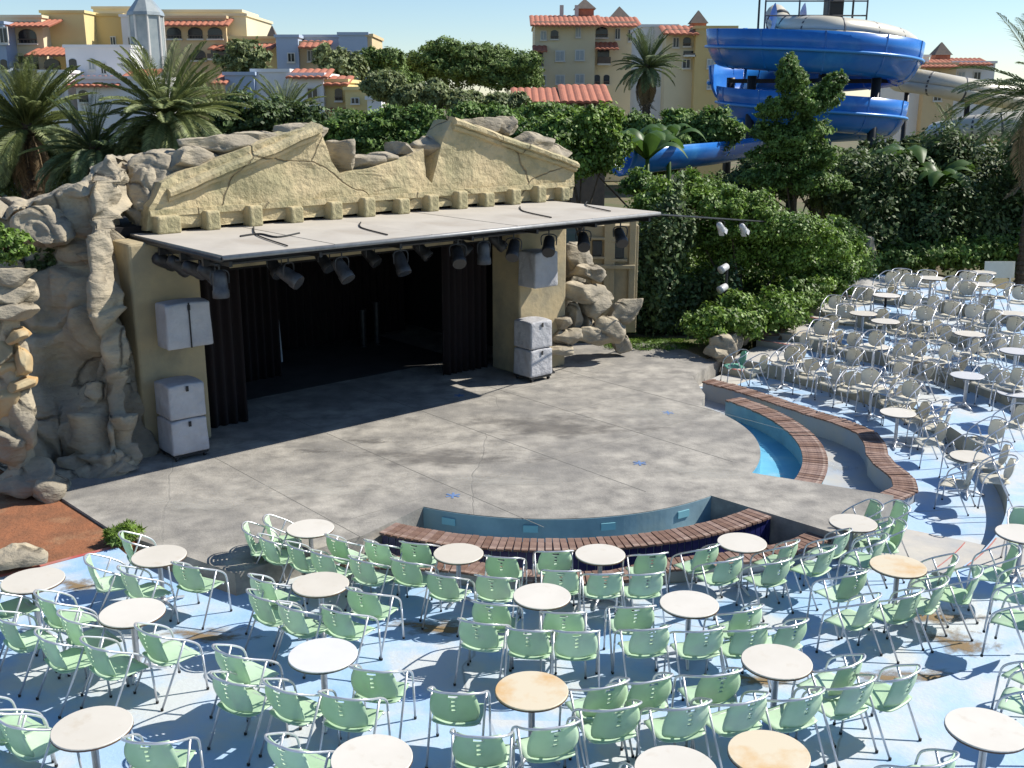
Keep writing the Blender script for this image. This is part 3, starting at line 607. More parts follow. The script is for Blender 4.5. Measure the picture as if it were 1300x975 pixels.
def seat_fn(a, b):
    x = 2*a-1; y = 2*b-1
    hw = .248*(1-.10*abs(y)**5)*(1-.06*(1-b)); k = (1-abs(x)**6*.06)
    return Vector((x*hw, .015+y*.225*k, .452-.022*(1-x*x)*(1-.6*b)+.03*max(0, -y-.6)+(-.03*max(0, y-.7)**1*3)))
HO = {(i, 12) for i in (5, 6, 7, 8)} | {(6, 10), (6, 8), (6, 6)}
def make_chair(m, oval):
    T = thing('armchair', 'x', 'chair')
    obj('seat', shell('seat', seat_fn, 10, 10, (), m), T)
    obj('backrest', shell('backrest', back_fn(oval), 13, 14, {(i, 12) for i in (5, 6, 7)} | {(6, 10), (6, 8), (6, 6)}, m), T)
    h = [(.268, .225, .43), (.272, .19, .56), (.27, .07, .66), (.266, -.09, .745), (.24, -.218, .808), (.13, -.29, .831), (0, -.303, .835)]
    h += [(-x, y, z) for x, y, z in h[-2::-1]]
    MB().tube(smooth_path(h, 4), .0125, 8).build('arm_hoop', 'alu', T, True)
    MB().tube([(-.25, .17, .43), (.25, .17, .43)], .01, 6).tube([(-.24, -.13, .43), (.24, -.13, .43)], .01, 6).build('seat_rail', 'alu', T, True)
    for s in (-1, 1):
        l = MB().tube([(s*.268, .225, .43), (s*.27, .255, .01)], .0125, 7).build('leg', 'alu', T, True); MB().lathe([(.016, 0), (.016, .025)], 8, (s*.27, .256, 0)).build('foot_cap', 'rubber', l)
        l = MB().tube([(s*.268, .03, .683), (s*.262, -.08, .44), (s*.262, -.3, .01)], .0125, 7).build('leg', 'alu', T, True); MB().lathe([(.016, 0), (.016, .025)], 8, (s*.262, -.3, 0)).build('foot_cap', 'rubber', l)
    return T
def make_table(mtop, mpost='alu', round_base=False):
    T = thing('round_table', 'x', 'table')
    t = MB().lathe([(.345, .70), (.352, .705), (.352, .722), (.347, .727)], 40).build('tabletop', mtop, T)
    MB().lathe([(.335, .694), (.3535, .6995), (.3535, .715)], 40).build('edge_band', 'edge' if mtop not in ('tablewhite', 'tablegrey') else 'lampgrey', t)
    MB().lathe([(.034, .04), (.034, .69), (.12, .694)], 14).build('post', mpost, T, True)
    if round_base: MB().lathe([(.22, 0), (.22, .012), (.05, .045), (.04, .06)], 24).build('base', mpost, T, True)
    else:
        MB().lathe([(.05, .02), (.05, .09), (.036, .11)], 12).build('hub', mpost, T, True)
        for a in range(4):
            MB().tube([(0, 0, .075), (.14*math.cos(a*math.pi/2+.78), .14*math.sin(a*math.pi/2+.78), .06), (.31*math.cos(a*math.pi/2+.78), .31*math.sin(a*math.pi/2+.78), .018)], [.026, .024, .018], 8).build('foot', mpost, T, True)
    return T
def level_at(u, v, h, lo=1):
    for k in range(lo, 6):
        p = PZ(u, v, LZ[k]+h); r = math.hypot(p.x-CX, p.y-CY)
        if r < ER[k+1]+(.06 if k < 5 else 9): return k, p
    return 5, p
protos = {}
def proto(key, fn):
    if key not in protos: protos[key] = [fn(), False]
    e = protos[key]
    if not e[1]: e[1] = True; return e[0]
    return copy_tree(e[0])
LN = {1: 'lowest terrace by the pool wall', 2: 'second terrace', 3: 'third blue terrace', 4: 'fourth terrace', 5: 'topmost terrace by the hedge'}
def table(u, v, kind='tabletop', lev=None, label=None, post='alu', rb=False):
    if lev: k, p = lev, PZ(u, v, LZ[lev]+.72)
    else: k, p = level_at(u, v, .72)
    o = proto(('t', kind, post, rb), lambda: make_table(kind, post, rb)); o.location = (p.x, p.y, LZ[k]+.004); o.rotation_euler.z = NR.random()*1.5
    white = u > 980 and v < 600
    tag(o, label or ('round cream table among %s chairs on the %s' % ('white' if white else 'green', LN[k])), 'table')
    if not label: o['group'] = 'cream tables of the %s %s' % ('white chairs,' if white else 'green chairs,', LN[k])
    elif 'group' in o: del o['group']
    return o
SPEC = []
for u, v, k, kind, lab, ds in ((394, 671, 1, 0, 'round cream table beside the outer corner of the stage floor', 'table at the stage corner'),
    (582, 703, 1, 0, 'round cream table by the pool wall, next to the stage corner table', 'pool wall table next to the stage corner'),
    (762, 704, 1, 0, 'round cream table in front of the middle of the tiled pool wall', 'table at the middle of the pool wall'),
    (942, 689, 1, 0, 'round cream table by the pool wall end that meets the stage apron', 'table at the apron end of the pool wall'),
    (1083, 664, 1, 0, 'round cream table between the stage apron and the aisle steps', 'table between the apron and the aisle steps'),
    (202, 706, 2, 0, 'round cream table close to the red soil bed and grass tuft', 'table close to the soil bed and tuft'),
    (407, 742, 2, 0, 'round cream table between the stage corner and the bright white table', 'table between stage corner and bright white table'),
    (688, 757, 2, 0, 'round cream table between the pool wall and the rust stained table', 'table between pool wall and rust stained table'),
    (875, 767, 2, 0, 'round cream table two places along from the aisle, on the second terrace', 'second terrace table next to the stained aisle table'),
    (1298, 678, 2, 0, 'round cream table just past the aisle steps', 'table just past the aisle steps'),
    (1140, 719, 2, 'tablestain', 'round table with faint yellow stains near the aisle steps', 'faintly stained table near the aisle steps'),
    (42, 737, 3, 0, 'round cream table next to the low pale boulder', 'table next to the low pale boulder'),
    (168, 778, 3, 0, 'round cream table between the boulder table and the bright white table', 'table between boulder and bright white table'),
    (986, 840, 3, 0, 'round cream table just in front of the yellow centred table', 'table in front of the yellow centred table'),
    (117, 924, 3, 0, 'round cream table at the soil bed end of the rearmost row', 'soil bed end table of the rearmost row'),
    (472, 963, 3, 0, 'round cream table right behind the bright white table', 'table right behind the bright white table'),
    (1252, 926, 3, 0, 'round cream table standing apart on open blue floor', 'table standing apart on open floor'),
    (858, 978, 3, 0, 'round cream table between the rust stained and yellow centred tables', 'table between rust stained and yellow centred tables'),
    (410, 832, 3, 'tablewhite', 'bright white round table with thick pale rim among green chairs', 'bright white round table'),
    (675, 877, 3, 'tablestain', 'round table with a rust stained yellow top among green chairs', 'rust stained table'),
    (976, 957, 3, 'tablestain', 'cream round table with a yellowed centre, next to the green chair row', 'yellow centred table')):
    table(u, v, kind or 'tabletop', k, lab); SPEC.append((ds, PZ(u, v, LZ[k]+.72), k))
for u, v in ((1140, 524), (1232, 580), (1107, 492), (995, 457), (1110, 440), (1170, 456), (1043, 425), (1124, 408), (1096, 398), (1231, 424), (1182, 353), (1246, 361), (1283, 398), (1248, 346)): table(u, v)
for u, v in ((1228, 477), (1289, 499), (1290, 446)):
    o = table(u, v, 'tablegrey', None, 'round grey table among the white chairs'); o['group'] = 'grey tables among the white chairs'
table(1125, 375, 'tabletop', None, 'cream table on a black post beside the stair', 'blackmetal', True)
GREEN = '''166,702,2,-18 116,728,2,-22 162,742,2,-8 236,734,2,8 6,752,3,-5 58,776,3,-12 114,792,3,-14 8,804,3,-8 60,828,3,-14 120,838,3,-12 188,820,3,-14 33,936,3,-14 -22,918,3,-8 180,962,3,12
314,684,1,-34 361,672,1,-40 338,698,1,-14 374,708,1,-16 426,698,1,-12 408,718,1,-10 478,704,1,-4 458,726,1,-14 352,751,2,-14 328,773,2,-20 368,788,2,-18 426,792,2,-12 460,768,2,-8 514,728,1,-10
290,848,3,-18 290,884,3,-14 356,894,3,-16 434,906,3,-6 470,870,3,-4 362,968,3,-22 532,706,1,0 560,746,1,-8 632,722,1,-6 625,748,1,-6 627,782,2,-4 606,808,2,-12 670,818,2,-2 732,820,2,2 716,788,2,0
714,716,1,0 712,740,1,-2 768,744,1,0 816,718,1,-4 821,744,1,-2 898,710,1,14 926,726,1,8 998,704,1,16 988,728,1,6 806,788,2,-2 826,816,2,6 895,818,2,4 934,786,2,12 953,816,2,8 1006,810,2,12
576,900,3,-4 608,956,3,-2 704,944,3,14 750,892,3,22 827,884,3,18 914,876,3,8 784,920,3,18 874,918,3,18 950,910,3,16 1022,904,3,16 1090,888,3,16 1150,876,3,26 1048,854,3,26
1050,713,1,14 1072,690,1,10 1101,681,1,30 1145,655,1,50 1143,680,1,36 1118,700,2,22 1106,656,1,50 1085,745,2,4 1104,778,2,16 1157,771,2,18 1193,757,2,22 1238,743,2,26 1185,724,2,26 1286,715,2,28 1318,742,3,24 1322,775,3,20 1345,850,3,10 1340,880,3,30 1190,990,3,14 690,1010,3,4 772,1005,3,8 905,1000,3,10'''
gl = {1: 'green plastic armchair on the lowest terrace by the tiled pool wall', 2: 'green plastic armchair by a plain cream table on the second terrace', 3: 'green plastic armchair by a plain cream table on the third terrace'}
def put_chair(kind, u, v, k, delta, label, group, face=None):
    p = PZ(u, v, LZ[k]+.64); a = math.atan2(CY-p.y, CX-p.x)+R(delta) if face is None else R(face)
    o = proto(kind, lambda: make_chair({'g': 'green', 'c': 'cream', 'm': 'mint'}[kind], kind != 'g'))
    o.location = (p.x+.24*math.cos(a), p.y+.24*math.sin(a), LZ[k]+.004); o.rotation_euler = (0, 0, a-math.pi/2); 
    if kind == 'g' and face is None:
        lb = min((math.hypot(o.location.x-q.x, o.location.y-q.y)+(.5 if kk != k else 0), d) for d, q, kk in SPEC)[1]; label = 'green plastic armchair at the '+lb; group = 'green chairs, '+lb
    tag(o, label, 'chair', group); return o
for q in GREEN.split():
    u, v, k, dl = map(float, q.split(',')); put_chair('g', u, v, int(k), dl+NR.normal()*2.5, gl[int(k)], 'green chairs on terrace %d' % int(k))
put_chair('g', 1303, 662, 2, 0, 'green plastic armchair turned towards the round table by the aisle', 'turned green chair', 250)
put_chair('m', 945, 455, 1, 0, 'single mint green armchair standing at the foot of the stair', 'mint chair', 185)
WHITE = '''1133,353 1145,350 1165,356 1178,352 1205,359 1228,353 1232,366 1252,357 1274,368 1297,372 1109,375 1134,370 1155,379 1187,384 1209,391 1237,395 1271,402 1121,401 1145,412 1169,416 1191,415 1211,424 1234,415 1258,433 1263,420 1274,441 1294,435 1135,445 1148,440 1114,430 1169,443 1201,456 1226,461 1258,473 1203,447
1031,465 1057,464 1066,474 1085,481 1106,478 1066,429 1086,431 1033,429 1045,416 1137,486 1138,500 1158,494 1159,508 1176,521 1077,397 1092,372 982,460 1006,450 1200,521 1204,533 1197,549 1237,567 1278,578 1285,596 1234,604 1276,480 1296,478 1298,527 1268,545 1145,470 1183,470 1086,452 1015,447 1060,410 1290,412 1175,398 1240,440 1062,384 1215,372 1255,384'''
for i, q in enumerate(WHITE.split()):
    u, v = map(float, q.split(',')); k, p = level_at(u, v, .64)
    put_chair('c', u, v, k, (NR.random()-.5)*70, 'cream plastic armchair with oval back on the %s' % LN[k], 'cream chairs, %s' % LN[k])
# no armrest may cut into a tabletop
TB = [o for o in COL.objects if o.parent is None and o.name.startswith('round_table')]
for o in [o for o in COL.objects if o.parent is None and o.name.startswith('armchair')]:
    for _ in range(12):
        hit = False; a = o.rotation_euler.z; ca, sa = math.cos(a), math.sin(a)
        for tb in TB:
            if abs(tb.location.z-o.location.z) > .2: continue
            for lx, ly in ((.27, -.02), (-.27, -.02), (.25, -.2), (-.25, -.2), (0, -.3)):
                px, py = o.location.x+lx*ca-ly*sa, o.location.y+lx*sa+ly*ca; dx, dy = px-tb.location.x, py-tb.location.y; d = math.hypot(dx, dy)
                if d < .385: o.location.x += dx/d*(.39-d); o.location.y += dy/d*(.39-d); hit = True
        if not hit: break
# stacked table leaning behind the top row
tp = thing('folded_tabletop', 'rectangular pale panel standing behind the topmost chairs', 'panel', PZ(1268, 366, LZ[5]))
MB().box((0, .1, .55), (.9, .04, .5), 0, 0, -.1).build('board', 'cream', tp); MB().box((-.35, .1, .16), (.04, .04, .32)).build('leg', 'alu', tp); MB().box((.35, .1, .16), (.04, .04, .32)).build('leg', 'alu', tp)
# ---------------------------------------------------------------- plants
def limb(parent, name, pts, r0, r1, m='bark'):
    p = smooth_path(pts, 4); MB().tube(p, [r0+(r1-r0)*i/(len(p)-1) for i in range(len(p))], 8).build(name, m, parent, True)
def bush(name, label, cat, spec, y, n, size, m, depth=None, group=None, base=0., stem=True, clump=.35, **kw):
    """spec: list of (u, v, half width px, half height px[, y])"""
    bl = []
    for q in spec:
        yy = q[4] if len(q) > 4 else y; c = PY(q[0], q[1], yy); k = yy/F*1.03; bl.append((c, (q[2]*k, depth or q[2]*k*.8, q[3]*k)))
    for c, r in list(bl):                                # smaller lumps break up the outline
        for _ in range(7):
            d = NR.normal(size=3); d[2] = abs(d[2])*.9-.25; d /= np.linalg.norm(d); q = .28+.26*NR.random()
            bl.append((c+Vector((d[0]*r[0], d[1]*r[1], d[2]*r[2]))*(.72+.22*NR.random()), (r[0]*q, r[1]*q, r[2]*q*1.1)))
    bl = [(c, (r[0]*.82, r[1]*.82, r[2]*.82)) if i < len(spec) else (c, r) for i, (c, r) in enumerate(bl)]
    bx = sum((b[0].x for b in bl))/len(bl); T = thing(name, label, cat, (bx, y, base), 0, group); L = T.location
    o = leafcloud('crown' if cat == 'tree' else 'foliage', [(tuple(b[0]-L), b[1]) for b in bl], n, size, m, T, clump=clump, **kw)
    if stem:
        big = sorted(bl, key=lambda b: -b[1][0])[:6]
        tr = .05+.02*sum(b[1][2] for b in big[:3])
        limb(T, 'trunk' if cat == 'tree' else 'stem', [(0, 0, 0), (.1, .05, (big[0][0].z-base)*.5), big[0][0]-L], tr, tr*.4)
        for b in big[1:]:
            st = Vector((0.05, .03, (big[0][0].z-base)*.35)); limb(T, 'limb', [st, st.lerp(b[0]-L, .5)+Vector((0, 0, -.1)), b[0]-L], tr*.5, tr*.2)
    return T
# vine and shrub mass right of the stage
bush('shrub', 'large bright green climbing shrub mass right of the stage', 'shrub', [(850, 258, 42, 26, 31.5), (885, 240, 34, 22, 32), (925, 265, 44, 26, 31), (965, 285, 40, 26, 30.6), (1005, 290, 44, 26, 31), (1045, 315, 34, 30, 31.5), (1078, 335, 20, 24, 32.5), (885, 295, 44, 30, 31.8), (940, 318, 46, 30, 32), (1000, 325, 46, 30, 31.6), (1045, 350, 34, 26, 32), (845, 315, 36, 50, 33), (900, 355, 50, 40, 33), (970, 360, 46, 34, 33), (815, 235, 26, 16, 34), (830, 275, 24, 20, 32)], 31, 100000, .058, 'leafbright', None, clump=.38, shell=.6)
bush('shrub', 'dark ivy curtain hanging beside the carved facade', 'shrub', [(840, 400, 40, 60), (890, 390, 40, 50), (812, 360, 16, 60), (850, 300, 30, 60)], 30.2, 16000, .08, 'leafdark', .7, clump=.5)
bush('hedge', 'low clipped green hedge beside the concrete stair', 'hedge', [(900, 412, 40, 26, 28), (945, 408, 40, 26, 28.3), (985, 395, 40, 26, 29), (1020, 375, 34, 22, 30.5), (1045, 360, 30, 20, 32)], 28.5, 22000, .06, 'leafbright', .8, stem=True, clump=.35)
bush('shrub', 'tall leafy shrub overhanging the top of the stair', 'shrub', [(1082, 330, 22, 26), (1066, 300, 26, 20), (1095, 352, 12, 14)], 34.5, 13000, .065, 'leafbright', 1.0, clump=.5)
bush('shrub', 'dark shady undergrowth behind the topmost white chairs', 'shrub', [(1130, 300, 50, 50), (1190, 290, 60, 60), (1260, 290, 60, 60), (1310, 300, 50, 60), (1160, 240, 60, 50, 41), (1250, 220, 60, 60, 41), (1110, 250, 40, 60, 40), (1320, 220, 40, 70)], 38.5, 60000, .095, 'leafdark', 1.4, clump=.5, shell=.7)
bush('hedge', 'green hedge along the top terrace', 'hedge', [(1190, 325, 40, 20), (1240, 322, 40, 20), (1290, 325, 40, 22), (1140, 330, 30, 18)], 36.8, 15000, .085, 'leaf', .7, clump=.4)
bush('tree', 'slender silvery green tree in front of the blue slide', 'tree', [(1003, 105, 17, 22), (1018, 132, 24, 20), (985, 140, 18, 16), (1045, 128, 20, 18), (1058, 108, 12, 14), (992, 172, 32, 18), (1028, 165, 24, 16), (1000, 205, 40, 18), (1040, 200, 24, 16), (975, 228, 28, 14), (1030, 232, 36, 16), (1062, 235, 18, 12), (1001, 84, 9, 12), (1015, 185, 30, 16)], 39, 60000, .062, 'leaf', 1.0, clump=.3)
bush('shrub', 'round green shrub on the cliff ledge at the far left', 'shrub', [(10, 312, 26, 26)], 17.6, 4500, .04, 'leafbright', .45, clump=.2, base=4.0)
bush('shrub', 'dark ivy hanging down the cleft of the rock cliff', 'shrub', [(72, 380, 22, 60), (80, 460, 22, 70), (92, 540, 18, 50), (60, 340, 18, 40)], 20.2, 12000, .05, 'leafdark', .35, clump=.3, stem=True)
bush('grass_tuft', 'small green tuft growing at the stage corner by the soil bed', 'grass tuft', [(154, 680, 20, 10)], 15.1, 2600, .085, 'leafbright', .25, clump=.14, base=-.03, aspect=.16)
# planting behind the stage
for i, (lab, sp, y, n, m) in enumerate((
    ('broad dark green bush row behind the pediment', [(440, 168, 34, 20), (480, 160, 30, 22), (520, 156, 26, 20), (560, 158, 30, 20), (600, 158, 34, 20), (500, 185, 50, 22), (440, 188, 36, 18), (640, 162, 30, 22), (570, 180, 50, 18)], 42, 52000, 'leaf'),
    ('bright green bush mass behind the right end of the pediment', [(700, 175, 40, 30), (740, 165, 40, 28), (720, 200, 46, 30), (770, 190, 30, 30)], 40, 40000, 'leafbright'),
    ('olive green trees in front of the umbrella pines', [(485, 108, 20, 18), (545, 126, 24, 16), (590, 132, 28, 14), (520, 126, 24, 16), (640, 130, 22, 12), (556, 116, 14, 12)], 60, 42000, 'leafolive'),
    ('low green bushes among the left palms', [(330, 150, 40, 26), (290, 165, 34, 26), (390, 150, 34, 20), (70, 210, 50, 40), (130, 215, 40, 40), (10, 220, 40, 40), (190, 205, 40, 34), (340, 175, 40, 22)], 33, 34000, 'leafdark'),
    ('grey green bush in front of the peach apartment block', [(312, 76, 28, 18), (300, 84, 24, 14)], 85, 5000, 'leafolive'),
    ('pale green tree beside the light blue block', [(414, 72, 16, 16), (425, 85, 20, 16), (445, 92, 20, 18)], 80, 6000, 'leafolive'),
    ('green trees at the foot of the cream tower', [(690, 145, 40, 14), (800, 165, 30, 20), (870, 165, 36, 22), (905, 172, 34, 26), (850, 195, 46, 24), (780, 185, 26, 22), (740, 150, 26, 12)], 48, 40000, 'leaf'),
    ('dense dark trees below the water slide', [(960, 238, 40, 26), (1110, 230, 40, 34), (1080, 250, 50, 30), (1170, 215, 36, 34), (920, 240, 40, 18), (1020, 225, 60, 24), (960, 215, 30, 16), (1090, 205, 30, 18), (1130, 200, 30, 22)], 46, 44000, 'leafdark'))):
    bush('tree' if i != 3 else 'shrub', lab, 'tree' if i != 3 else 'shrub', sp, y, n, .075*y/40+.01, m, None, clump=.35)
for i, (lab, sp, y) in enumerate((('broad dark umbrella pine behind the olive trees', [(585, 72, 52, 18), (550, 84, 44, 16), (620, 88, 44, 18), (590, 95, 60, 16), (530, 92, 26, 12)], 95), ('second umbrella pine beside the cream tower', [(655, 84, 34, 16), (640, 98, 40, 16), (670, 100, 24, 18)], 92), ('small pine behind the light blue block', [(487, 85, 26, 18), (500, 100, 26, 14)], 82))):
    bush('umbrella_pine', lab, 'tree', sp, y, 60000 if i == 0 else 30000, .12, 'needle', None, clump=.3)
# palms
def frond_mesh(L, droop, m, nl=46, wl=.42, seed=0):
    rn = random.Random(seed); vs, fs = [], []
    def P(k): return Vector((0, L*(k-.12*droop*k*k), L*(.35*k-droop*.62*k*k)))
    pts = [P(i/10) for i in range(11)]; mb = MB().tube(pts, [.03*(1-.85*i/10) for i in range(11)], 4)
    for i in range(nl):
        k = .12+.88*i/nl; p = P(k); t = (P(k+.01)-p).normalized(); ln = wl*L*.36*(math.sin(math.pi*min(1, k*.9+.12))**.6)+.05
        for s in (-1, 1):
            d = (Vector((s, 0, 0))*.8+t*.75+Vector((0, 0, .25+rn.uniform(-.15, .15)))).normalized(); q = p+d*ln+Vector((0, 0, -ln*.22)); w = t*.020*L*.5
            mb.add([p-w*.6, p+d*ln*.5+w*.1-w*.5+Vector((0, 0, .02)), q, p+d*ln*.5+w], [(0, 1, 2, 3)])
    return mb.me('frond', m)
FM = {}
def palm(label, u, v, y, L, trunk_h, n=34, m='frond', dry=6, base=None, fan=False):
    c = PY(u, v, y); b0 = c.z-trunk_h if base is None else base
    T = thing('palm_tree', label, 'tree', (c.x, c.y, b0)); H = c.z-b0
    mb = MB(); pr = []
    for i in range(int(H/.16)+2): pr += [(.20+.03*(i % 2), i*.16), (.17, i*.16+.14)]
    mb.lathe(pr, 10).build('trunk', 'bark', T)
    for i in range(n+dry):
        isdry = i >= n; k = i/n; ring = NR.random(); el = R(78-95*ring) if not isdry else R(-45-25*NR.random())
        key = (m if not isdry else 'frondry', round(L, 2), int(ring*3) if not isdry else 3)
        if key not in FM: FM[key] = frond_mesh(L, (.35+.25*key[2]), key[0], seed=key[2])
        o = obj('frond', FM[key], T, (0, 0, H)); o.rotation_euler = (el-.3, 0, i*2.399+NR.normal()*.15); sc = .8+.3*NR.random(); o.scale = (sc, sc, sc)
palm('bushy date palm at the far left edge behind the rocks', 35, 165, 31, 2.3, 3.8, 110, 'frondlight', 12, 0)
palm('large bushy date palm with dry fronds behind the rock cliff', 212, 152, 30, 2.35, 4.0, 120, 'frondlight', 24, 0)
palm('small date palm right of the large palm', 285, 165, 34, 1.9, 3.5, 56, 'frondlight', 6, 0)
palm('small spiky palm in front of the white house', 362, 150, 38, 1.7, 3.5, 50, 'frondlight', 3, 0)
palm('low date palm filling the gap at the rocks', 120, 195, 29, 1.9, 3.0, 60, 'frond', 6, 0)
palm('fan topped palm with shaggy trunk beside the cream tower', 822, 88, 52, 2.0, 7.0, 70, 'frond', 34, 0)
palm('dark palm arching in from the right edge', 1325, 120, 36, 3.6, 6, 34, 'frond', 8, 0)
palm('dark palm below the beige tube at the right', 1215, 205, 42, 2.6, 4.5, 30, 'frond', 8, 0)
def banana(label, u, v, y, n, L, base=0.):
    c = PY(u, v, y); T = thing('banana_plant', label, 'plant', (c.x, c.y, base)); H = max(.6, c.z-base)
    MB().tube([(0, 0, 0), (.05, 0, H*.5), (0, 0, H)], [.14, .11, .07], 8).build('stem', 'banana', T, True)
    def fn(a, b):
        x = 2*a-1; wv = .26*L*math.sin(math.pi*min(1, b*.93+.05))**.7; return Vector((x*wv*.6, L*(b*.75), L*(.75*b-.75*b*b*b)-abs(x)*wv*.25))
    me = MB().grid(fn, 4, 10).me('leaf', 'banana', True)
    for i in range(n):
        o = obj('leaf', me, T, (0, 0, H*.9)); o.rotation_euler = (R(-5+35*NR.random()), 0, i*2.4+NR.random()*.5); s = .7+.5*NR.random(); o.scale = (s, s, s)
banana('banana plant with wide split leaves left of the blue chute', 822, 185, 42, 9, 2.2)
banana('banana plant close to the fan topped palm', 850, 165, 44, 9, 2.2)
banana('banana plant under the lower slide coil', 1150, 200, 41, 10, 2.3)
banana('broad leaved banana plant in the shade of the right palm', 1195, 225, 39, 10, 2.2)
# stone edging of the planting bed
ed = thing('stone_edging', 'row of tan boulders edging the planting bed beside the stair', 'stone edging', pol(9, 55, 0))
for i, r in enumerate(np.arange(8.2, 18.6, .85)):
    me = rockmesh('boulder', (.46, .36, .3+.045*(r-8)), 200+i, 'rock', 3, .2, .3); obj('boulder', me, ed, pol(r, 54.6, .22+.10*(r-8.2))-ed.location, R(54))
pt = PZ(912, 455, 0); o = obj('boulder', rockmesh('boulder', (.42, .35, .38), 260, 'rock', 4, .2, .2), None, pt+Vector((0, 0, .28))); tag(o, 'rounded tan boulder at the foot of the stair', 'boulder')
pt = PZ(1102, 345, 1.0); o = obj('boulder', rockmesh('boulder', (.35, .35, .75), 261, 'rock', 4, .2, .2), None, pt+Vector((0, .3, .4))); tag(o, 'upright tan stone post at the top of the stair', 'boulder')
struct(leafcloud('grass_patch', [((3.7, 28.6, .05), (1.3, .7, .05))], 4000, .05, 'leafbright', clump=.2, aspect=.2), 'stuff')
# ---------------------------------------------------------------- buildings
def bld(name, label, Y, boxes, wins=(), roofs=(), cat='building', base=-.9):
    """boxes: (u0, u1, vtop, depth, material[, dy]); wins: (u, v, w, h, kind); roofs: (u0, u1, v0, v1, depth[, dy])"""
    u = boxes[0]; T = thing(name, label, cat, (PY((u[0]+u[1])/2, 100, Y).x, Y, base)); L = T.location
    for b in boxes:
        yy = Y+(b[5] if len(b) > 5 else 0); a, c = PY(b[0], b[2], yy), PY(b[1], b[2], yy)
        MB().box((0, 0, 0), (c.x-a.x, b[3], a.z-base)).build('wall', b[4], T, False, Vector(((a.x+c.x)/2, yy+b[3]/2, (a.z+base)/2))-L)
        MB().box((0, 0, 0), (c.x-a.x+.25, b[3]+.25, .22)).build('parapet', b[4], T, False, Vector(((a.x+c.x)/2, yy+b[3]/2, a.z+.08))-L)
    for q in wins:
        yy = Y+(q[5] if len(q) > 5 else 0); c = PY(q[0], q[1], yy); k = yy/F*1.02; w, h = q[2]*k, q[3]*k
        if q[4] == 'arch':
            pr = [(-w/2, -h/2), (w/2, -h/2)]+[(w/2*math.cos(a), h/2-w*.3+w*.3*math.sin(a)) for a in np.linspace(0, math.pi, 9)]
            n = len(pr); mb = MB().add([(x, -.05, z) for x, z in pr]+[(x, .2, z) for x, z in pr], [tuple(range(n)), tuple(range(n, 2*n))[::-1]]+[(i, n+i, n+(i+1) % n, (i+1) % n) for i in range(n)])
            o = mb.build('arched_opening', 'glass', T, False, c-L)
            MB().box((0, -.16, -h/2+.28*h), (w*1.04, .08, .07)).build('railing', 'roofdark', o); MB().box((0, -.1, -h/2-.06), (w*1.15, .3, .12)).build('sill', 'frame', o)
            for s in np.linspace(-.4, .4, 5): MB().box((s*w, -.16, -h/2+.14*h), (.035, .035, .26*h)).build('baluster', 'roofdark', o)
        elif q[4] == 'bal':
            o = MB().box((0, .02, 0), (w, .12, h)).build('balcony_opening', 'glass', T, False, c-L)
            MB().box((0, -.5, -h*.5), (w*1.1, 1.0, .14)).build('balcony_slab', 'frame', o); MB().box((0, -.96, -h*.24), (w*1.1, .06, h*.42)).build('railing', 'roofdark', o)
        else:
            o = MB().box((0, -.03, 0), (w*1.3, .12, h*1.25)).build('window_frame', 'frame', T, False, c-L)
            MB().box((0, -.1, 0), (w, .03, h)).build('pane', 'glass' if q[4] == 'win' else 'glasspale', o); MB().box((0, -.15, -h*.64), (w*1.45, .16, .1)).build('sill', 'frame', o)
            MB().box((0, -.125, 0), (.05, .03, h)).build('mullion', 'frame', o)
    for r in roofs:
        yy = Y+(r[5] if len(r) > 5 else 0)-.5; a, b = PY(r[0], r[3], yy), PY(r[1], r[2], yy+r[4]); w = PY(r[1], r[3], yy).x-a.x; dz = b.z-a.z
        nt_ = max(3, int(w/.42))
        def fn(p, q2, w=w, dz=dz, d=r[4], nt_=nt_):
            return Vector((p*w, q2*d, q2*dz+.07*abs(math.sin(p*nt_*math.pi))))
        o = MB().grid(fn, nt_*4, 3).build('tile_roof', 'rooftile', T, False, a-L); sd = o.modifiers.new('tiles', 'SOLIDIFY'); sd.thickness = .14; sd.offset = -1
    return T
def pyramid(T, u, v0, v1, hw, Y, m='roofdark', drum=None, name='cupola', n=4, dy=2.):
    c = PY(u, v1, Y+dy); k = (Y+dy)/F; L = T.location; h = (v1-v0)*k
    if drum:
        dh = drum*k; MB().lathe([(hw*k*1.25, -dh), (hw*k*1.25, 0)], 8 if n == 8 else 4).build(name+'_drum', 'rooftile' if n == 4 else 'towerglass', T, False, c-L, math.pi/4)
    MB().lathe([(hw*k*1.55, 0), (hw*k*1.4, .1), (.05, h)], n).build(name+'_roof', m, T, False, c-L, math.pi/4 if n == 4 else 0)
bld('apartment_block', 'yellow apartment block with arched balcony and tile eaves at the far left', 92, [(-40, 52, 22, 8, 'wallcream'), (52, 106, 16, 9, 'wallyellow', 1.5), (-40, 4, 30, 3, 'wallblue', -2)],
    [(35, 46, 21, 16, 'arch'), (58, 48, 7, 15, 'arch', 1.5), (35, 80, 26, 16, 'bal'), (66, 82, 18, 14, 'arch', -1.), (5, 45, 8, 16, 'win', -2), (5, 82, 8, 12, 'arch', -2)], [(-40, 62, 25, 33, 3, -1.2), (30, 100, 60, 70, 3, -2)])
bld('apartment_block', 'ochre yellow block with two small windows and white side wall', 96, [(106, 155, 20, 9, 'wallochre'), (118, 166, 11, 8, 'wallcream', 3), (153, 172, 21, 6, 'wallwhite', -.5)], [(120, 53, 5, 9, 'win'), (144, 53, 5, 10, 'win'), (166, 54, 4, 11, 'win', -.5)])
